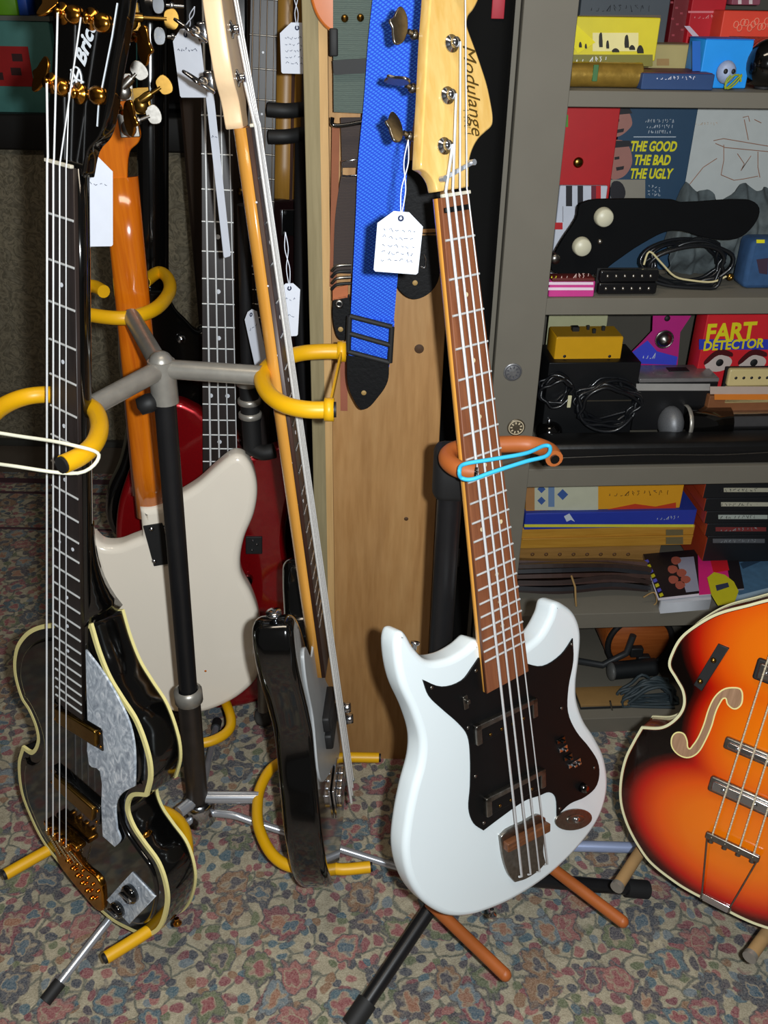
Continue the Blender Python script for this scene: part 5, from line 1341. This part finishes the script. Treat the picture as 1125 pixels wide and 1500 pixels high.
it = item('tin_box', 'worn silver tin with a clear lid on the third shelf', 'tin', (930, 560, 1045, 596), 2, mat('141416', .4), .07, d=.10, z=SH[2] + .03)
M().box((0, it.h + .004, -.035), (it.w, .008, .072), b=.002).build('silver_lid', mat('8A8686', .3, .4, var=.3, nscale=60), it.r)
M().box((.012, it.h + .0085, -.045), (.04, .001, .02)).build('dark_label', BLACKM, it.r); rectp(it, 932, 562, 1040, 572, mat('B8B4B0', .3, .3), 'front_band')
it = item('novelty_box', 'red novelty box with yellow lettering and angry cartoon eyes', 'box', (1018, 450, 1160, 556), 2, c_('D0202A'), .05, d=.15, z=SH[2] + .05)
rectp(it, 1024, 497, 1150, 512, c_('2A3AB0'), 'blue_band'); txt(it, 'FART', 1070, 487, 26, c_('E0D018'), bold=.0016, sx=.88, rot=.05); txt(it, 'DETECTOR', 1074, 505, 14, c_('E0D018'), bold=.0008, sx=.90, rot=.05, h=.0015)
for cx_, cw in ((1052, 20), (1102, 20)):
    patch(it, [(cx_ - cw, 535), (cx_ - 8, 522), (cx_ + 8, 520), (cx_ + cw, 528), (cx_ + 12, 540), (cx_ - 8, 544)], c_('C8B8B0'), 'eye_white', .001, 4)
    x, y = it.p(cx_ + 2, 531); M().lathe([(0, .002), (.006, .0016), (.0075, .001)], (x, y, 0)).build('eye_iris', BLACKM, it.r)
    patch(it, [(cx_ - cw, 528), (cx_, 512), (cx_ + cw, 516), (cx_ + cw, 522), (cx_, 520), (cx_ - cw, 534)], c_('4A0A10'), 'eyebrow', .0016, 4)
humbucker((1062, 538, 1140, 578), .085, mat('D0BC84', .4, var=.05), BLACKM, 'cream twin-row pickup leaning on the red novelty box')
it = item('leather_offcut', 'brown leather strip with an orange edge on the third shelf', 'leather strip', (1035, 580, 1150, 604), 2, mat('7A4A28', .7, var=.25), .04, d=.085, z=SH[2] + .02)
rectp(it, 1046, 577, 1150, 585, c_('D07828'), 'orange_edge', .002); rectp(it, 1040, 566, 1150, 577, c_('B8A498'), 'paper_edge', .001)
it = item('microphone', 'black and silver microphone lying on the third shelf', 'microphone', (980, 606, 1160, 632), 2, None, .03, d=.055, z=SH[2] + .016)
rr = it.h / 2; y = rr
M().tube([(-it.w * .33, y, -rr), (it.w * .02, y, -rr), (it.w * .02, y, -rr)], rr, 18).build('body', BLACKG, it.r)
M().tube([(it.w * .0, y, -rr), (it.w / 2, y, -rr)], rr * .82, 18).build('silver_sleeve', CHROME, it.r)
M().ball((-it.w * .44, y, -rr), (rr * .7, rr * 1.02, rr * 1.02), 18).build('grille', mat('7A7C80', .5, .5, var=.6, nscale=900), it.r)
M().lathe([(rr * 1.02, 0), (rr * 1.08, .002), (rr * 1.08, .006), (rr * 1.02, .008)], (-it.w * .34, y, -rr), (1, 0, 0)).build('collar_ring', GREYTUBE, it.r)
it = item('gig_bag', 'long flat black bag along the front of the third shelf', 'bag', (792, 650, 1160, 690), 2, mat('0B0B0C', .45, var=.3, nscale=30, bump=.4), .06, d=.006, b=.012)
m = M().tube(sp3([(-it.w * .45, it.h * .45, .002), (-it.w * .1, it.h * .55, .003), (it.w * .2, it.h * .5, .003), (it.w * .48, it.h * .62, .002)], 5), .0012, 6); m.build('zip', DULLCH, it.r)
it = item('black_ball', 'round black ball in the left corner of the third shelf', 'ball', (788, 606, 826, 655), 2, None, .04, d=.078)
M().ball((0, .026, -.026), .026, 22).build('sphere', BLACKG, it.r); M().lathe([(.004, 0), (.004, .008), (0, .009)], (-.004, .05, -.02), (0, 1, 0)).build('cap', CHROME, it.r)
# ---------- fourth shelf
W_Y = wood('A87420', 'C89438', 'honey_wood', axis=0, scale=12, rough=.5)
it = item('wooden_box', 'long tan wooden box with stamped holes at the bottom of the fourth shelf pile', 'box', (757, 800, 960, 842), 3, wood('8A6430', 'A87C44', 'tan_wood', axis=0, scale=12), .08, d=.17)
for k in range(8):
    x, y = it.p(780 + k * 20, 812); M().lathe([(.0015, .001), (.004, .001), (.0045, 0)], (x, y, 0)).build('stamped_ring', mat('5A3A1C', .7), it.r)
z1 = it.z + it.h
it = item('wooden_ruler_case', 'honey yellow ridged wooden case in the middle of the pile', 'case', (762, 772, 1012, 801), 3, W_Y, .09, d=.165, z=z1)
M().box((0, it.h * .5, .002), (it.w * .99, .004, .005), b=.001).build('ridge', W_Y, it.r); rectp(it, 975, 775, 1000, 796, c_('6A6040'), 'worn_label', .003)
z2 = it.z + it.h
it = item('boxed_game', 'blue and yellow flat box lying on the honey coloured case', 'box', (768, 750, 1016, 772), 3, c_('2438A0'), .10, d=.16, z=z2)
rectp(it, 768, 768, 1016, 772, c_('D8D040'), 'yellow_edge'); patch(it, [(826, 756), (834, 752), (842, 764), (836, 761), (830, 764)], WT, 'white_figure', .001); sct(it, 978, 758, 34, 5, 7, WT)
M().box((0, it.h + .0004, -.05), (it.w, .0008, .098)).build('lid', c_('2A3E9C'), it.r)
z3 = it.z + it.h
it = item('boxed_game', 'cream and orange printed box on top of the pile on the fourth shelf', 'box', (770, 712, 995, 747), 3, c_('D8981C'), .09, d=.17, z=z3)
rectp(it, 783, 708, 876, 747, c_('C0C0A8'), 'cream_label', .001); rectp(it, 770, 708, 783, 747, c_('A87848'), 'tan_end')
for (x, y, s) in ((793, 716, 6), (793, 733, 6), (824, 724, 8)): patch(it, [(x - s, y), (x, y - s), (x + s, y), (x, y + s)], c_('3A5A98'), 'blue_diamond', .0016)
rectp(it, 803, 712, 812, 742, c_('6A84A8'), 'blue_print', .0016); sct(it, 935, 722, 90, 7, 11, c_('6A4A10'), r=.0007); patch(it, [(890, 746), (930, 738), (960, 742), (990, 736), (990, 747), (890, 747)], c_('C03A1C'), 'red_print', .001)
BKS = ['dark book with red edge, topmost of the black stack', 'black book, second from the top of the black stack', 'black book, third from the top of the black stack', 'black book with red mark, second from the bottom of the stack', 'black book, bottom of the black stack']
hh = (SH[3] - SH[4]) * 0; zb = SH[3]; it0 = None
ys = [800, 784, 766, 748, 729, 706]
zz = SH[3]
for k in range(5):
    it = item('paperback_book', BKS[4 - k], 'book', (1034 - k * 1, ys[k + 1], 1160, ys[k]), 3, mat('14161A', .5, var=.15), .13, d=.13, z=zz, group='black paperbacks on the fourth shelf')
    zz = it.z + it.h
    ym = (ys[k] + ys[k + 1]) / 2
    rectp(it, 1044 + k * 4, ym - 3, 1120 + k * 2, ym + 3, c_(['5A5C60', '7A3030', 'A8B0A8', 'B8B4A0', 'B0AC98'][k]), 'spine_title', .001)
    sct(it, 1082, ym, 56, 4, 9, c_('2A2C30') if k > 1 else c_('9AA0A4'), h=.0014, seed=k)
    M().box((-it.w / 2 - .0005, it.h / 2, -.065), (.0015, it.h * .9, .128)).build('page_edge', c_('A83A1C'), it.r)
it = item('belt_bundle', 'bundle of dark leather belts and straps tied with cord on the fourth shelf', 'belts', (757, 835, 965, 900), 3, None, .08, d=.04)
rnd = random.Random(8)
for k in range(9):
    y0 = it.h * (.08 + .80 * k / 9); z = -.07 + rnd.random() * .05 + (.0 if k > 4 else .02); pts = [(-it.w * .5, y0 + rnd.uniform(-.002, .004), z), (-it.w * .2, y0 + rnd.uniform(-.003, .006), z + .004), (it.w * .15, y0 + rnd.uniform(-.004, .006), z), (it.w * .42, y0 * .8 + rnd.uniform(0, .006), z + .006)]
    M().ribbon(sp3([V(p) + V((0, .003, 0)) for p in pts], 5), .034, .0085, (0, .45, 1)).build('belt', mat(['2A1C18', '3A2620', '222226', '46302A'][k % 4], .35, var=.4, coat=.3), it.r)
x, y = it.p(842, 880); M().tube([(x, .002, .014), (x - .004, .02, .016), (x - .006, .045, .008), (x - .008, .054, -.02)], .0022, 7).build('cord_tie', mat('9A7A4A', .8), it.r)
M().tube(sp3([it.p(940, 870) + (.012,), it.p(955, 862) + (.014,), it.p(958, 878) + (.014,), it.p(940, 888) + (.012,)], 4), .0016, 7).build('loose_cord', mat('9A7A4A', .8), it.r)
# flat things seen from above: traced on the horizontal plane of their top
def flat(name, label, cat, corners, z0, z1, material, edge=None, group=None):
    """slab whose top outline is given in photo pixels on the plane z1"""
    P_ = [V(W(x, y, z=z1)) for x, y in corners]; c = sum(P_, V((0, 0, 0))) / len(P_)
    root = empty(name, V((c.x, c.y, z0)), label, cat, group)
    L_ = [(p.x - c.x, p.y - c.y) for p in P_]
    M().prism(L_, 0, z1 - z0).build('pages' if edge else 'body', edge or material, root)
    if edge: M().prism(L_, z1 - z0, z1 - z0 + .0008).build('cover', material, root)
    def pp(pts, m_, nm, h=.0012, sm=0):
        Q = [W(x, y, z=z1) for x, y in pts]; Q = [(p.x - c.x, p.y - c.y) for p in Q]
        if sm: Q = spline(Q, sm)
        return M().prism(Q, z1 - z0 + .0006, z1 - z0 + h).build(nm, m_, root)
    return root, pp
zs = SH[3]
rt, pp = flat('magazine', 'stapled magazine with a group photograph and pink cover lying over a white block', 'magazine', [(942, 812), (1078, 800), (1090, 862), (965, 876)], zs + .030, zs + .036, c_('1A1418'), c_('C8C0C8'))
pp([(1022, 812), (1060, 806), (1072, 868), (1024, 872)], c_('D8247A'), 'pink_panel'); pp([(990, 818), (1016, 816), (1024, 866), (1005, 868)], c_('9A9CB0'), 'grey_photo', .0014)
for x, y in ((990, 822), (985, 835), (998, 840), (986, 850), (1004, 850), (996, 858)): pp([(x - 6, y - 4), (x + 4, y - 5), (x + 7, y + 2), (x - 3, y + 5)], c_('A85848'), 'photo_figure', .0018, 3)
pp([(1038, 812), (1062, 808), (1068, 836), (1045, 840)], c_('C81828'), 'red_photo', .0016)
for k in range(8): pp([(944 + k * 3, 822 + k * 7), (949 + k * 3, 820 + k * 7), (951 + k * 3, 824 + k * 7), (946 + k * 3, 826 + k * 7)], c_(['5A5AC8', 'C8C020'][k % 2]), 'edge_tab', .0016)
rt, pp = flat('notepad', 'thick white paper block under the magazine at the front of the fourth shelf', 'notepad', [(966, 870), (1040, 862), (1042, 878), (970, 884)], zs + .0005, zs + .026, c_('C4C8D0'))
rt, pp = flat('round_sign', 'yellow round paper label with handwriting leaning on the magazine', 'label', [(1036, 846), (1046, 838), (1062, 842), (1075, 852), (1082, 866), (1076, 882), (1052, 886), (1042, 870)], zs + .039, zs + .041, c_('C8C020'))
pp([(1048, 858), (1066, 854), (1068, 860), (1050, 866)], INK, 'handwriting', .0012)
rt, pp = flat('denim_book', 'faded blue fabric-covered book at the right end of the fourth shelf', 'book', [(1060, 818), (1150, 790), (1170, 850), (1082, 872)], zs + .0005, zs + .032, mat('3E6484', .8, var=.3, nscale=80), c_('8AA0B0'))
pp([(1084, 826), (1112, 814), (1116, 822), (1088, 834)], c_('284058'), 'worn_print')
# ---------- bottom shelf
it = item('drum', 'orange wooden drum with dark hoop on the bottom shelf', 'drum', (838, 925, 1000, 1030), 4, None, .12, d=.16)
M().lathe([(0, 0), (.077, 0), (.080, .01), (.080, .11), (.077, .12), (0, .12)], (0, .082, -.12), (0, 0, 1), 36).build('shell', wood('8A4214', 'B0602A', 'orange_drum_wood', axis=0, scale=10), it.r)
hp_ = M().tube([(.075 * cos(a), .082 + .075 * sin(a), .002) for a in [k * pi / 18 for k in range(36)]], .007, 10, True).build('hoop', BLACKM, it.r)
M().tube([it.p(830, 960) + (.014,), it.p(880, 968) + (.016,), it.p(915, 950) + (.016,), it.p(925, 925) + (.014,)], .008, 10).build('handle', mat('2A2C2E', .5), it.r)
for x, y in ((930, 950), (940, 962)):
    x, y = it.p(x, y); M().box((x, y, .010), (.030, .026, .016), b=.004).build('clamp', BLACKM, it.r)
it = item('maraca_knob', 'black cylinder with a grey round end on the bottom shelf', 'cylinder', (880, 974, 960, 1016), 4, None, .06, d=.10)
y = it.h * .5
M().tube([(-it.w * .3, y, -.02), (it.w * .5, y, -.03)], .021, 20).build('barrel', mat('15181A', .5), it.r); M().ball((-it.w * .32, y, -.018), (.010, .022, .022), 18).build('grey_end', mat('5A5A58', .5, var=.3, nscale=120), it.r)
it = item('yardstick', 'yellow wooden ruler lying behind the cable on the bottom shelf', 'ruler', (838, 1012, 925, 1023), 4, c_('A8A040'), .01, d=.085)
for k in range(10): rectp(it, 842 + k * 8, 1017, 843 + k * 8, 1023, c_('5A5420'), 'scale_mark')
it = item('cable_coil', 'grey cable coil beside the sunburst bass on the bottom shelf', 'cable', (900, 1000, 1000, 1072), 4, None, .05, d=.04)
coil(it, 950, 1036, 46, 34, 9, mat('2E3A40', .6, var=.2), rad=.0036, seed=12)
it = item('tool_box', 'low black metal tool box with a tan lid on the bottom shelf', 'tool box', (845, 1035, 915, 1070), 4, mat('1C1E20', .5), .06, d=.03)
M().box((0, it.h + .003, -.03), (it.w, .006, .06), b=.001).build('lid', mat('8A6A3C', .7), it.r); rectp(it, 866, 1052, 898, 1062, c_('8A6838'), 'tan_label', .001)
M().tube([it.p(893, 1025) + (.004,), it.p(902, 1066) + (.004,)], .002, 7).build('wire_handle', DULLCH, it.r)
# ================================================================= camera, light, world
cam = bpy.data.cameras.new('camera'); co = bpy.data.objects.new('camera', cam); COL.objects.link(co)
cam.sensor_fit = 'VERTICAL'; cam.sensor_height = 36; cam.lens = FPX / 1500 * 36; cam.clip_start = .02
B_ = -_F
co.matrix_world = Matrix(((RC.x, UC.x, B_.x, CAMP.x), (RC.y, UC.y, B_.y, CAMP.y), (RC.z, UC.z, B_.z, CAMP.z), (0, 0, 0, 1)))
SC.camera = co
def light(kind, name, loc, energy, color=(1, 1, 1), **kw):
    l = bpy.data.lights.new(name, kind); l.energy = energy; l.color = color
    for k, v in kw.items(): setattr(l, k, v)
    o = bpy.data.objects.new(name, l); COL.objects.link(o); o.location = loc; return o
light('POINT', 'camera_flash', (.055, -.01, 1.47), 74, (.93, .98, 1.0), shadow_soft_size=.012)
c = light('AREA', 'overhead_fill', (-.2, .6, 2.6), 10, (1.0, .86, .68), shape='RECTANGLE', size=1.2, size_y=.3)  # added warm fill from overhead in place of room ambient, not a known lamp
wd = bpy.data.worlds.new('room_dim'); wd.use_nodes = True; SC.world = wd
wd.node_tree.nodes['Background'].inputs[0].default_value = (.9, .85, .8, 1); wd.node_tree.nodes['Background'].inputs[1].default_value = .05
vs = SC.view_settings; SC.display_settings.display_device = 'sRGB'
vs.view_transform = 'Standard'; vs.look = 'None'; vs.exposure = 0.16; vs.gamma = 1.0
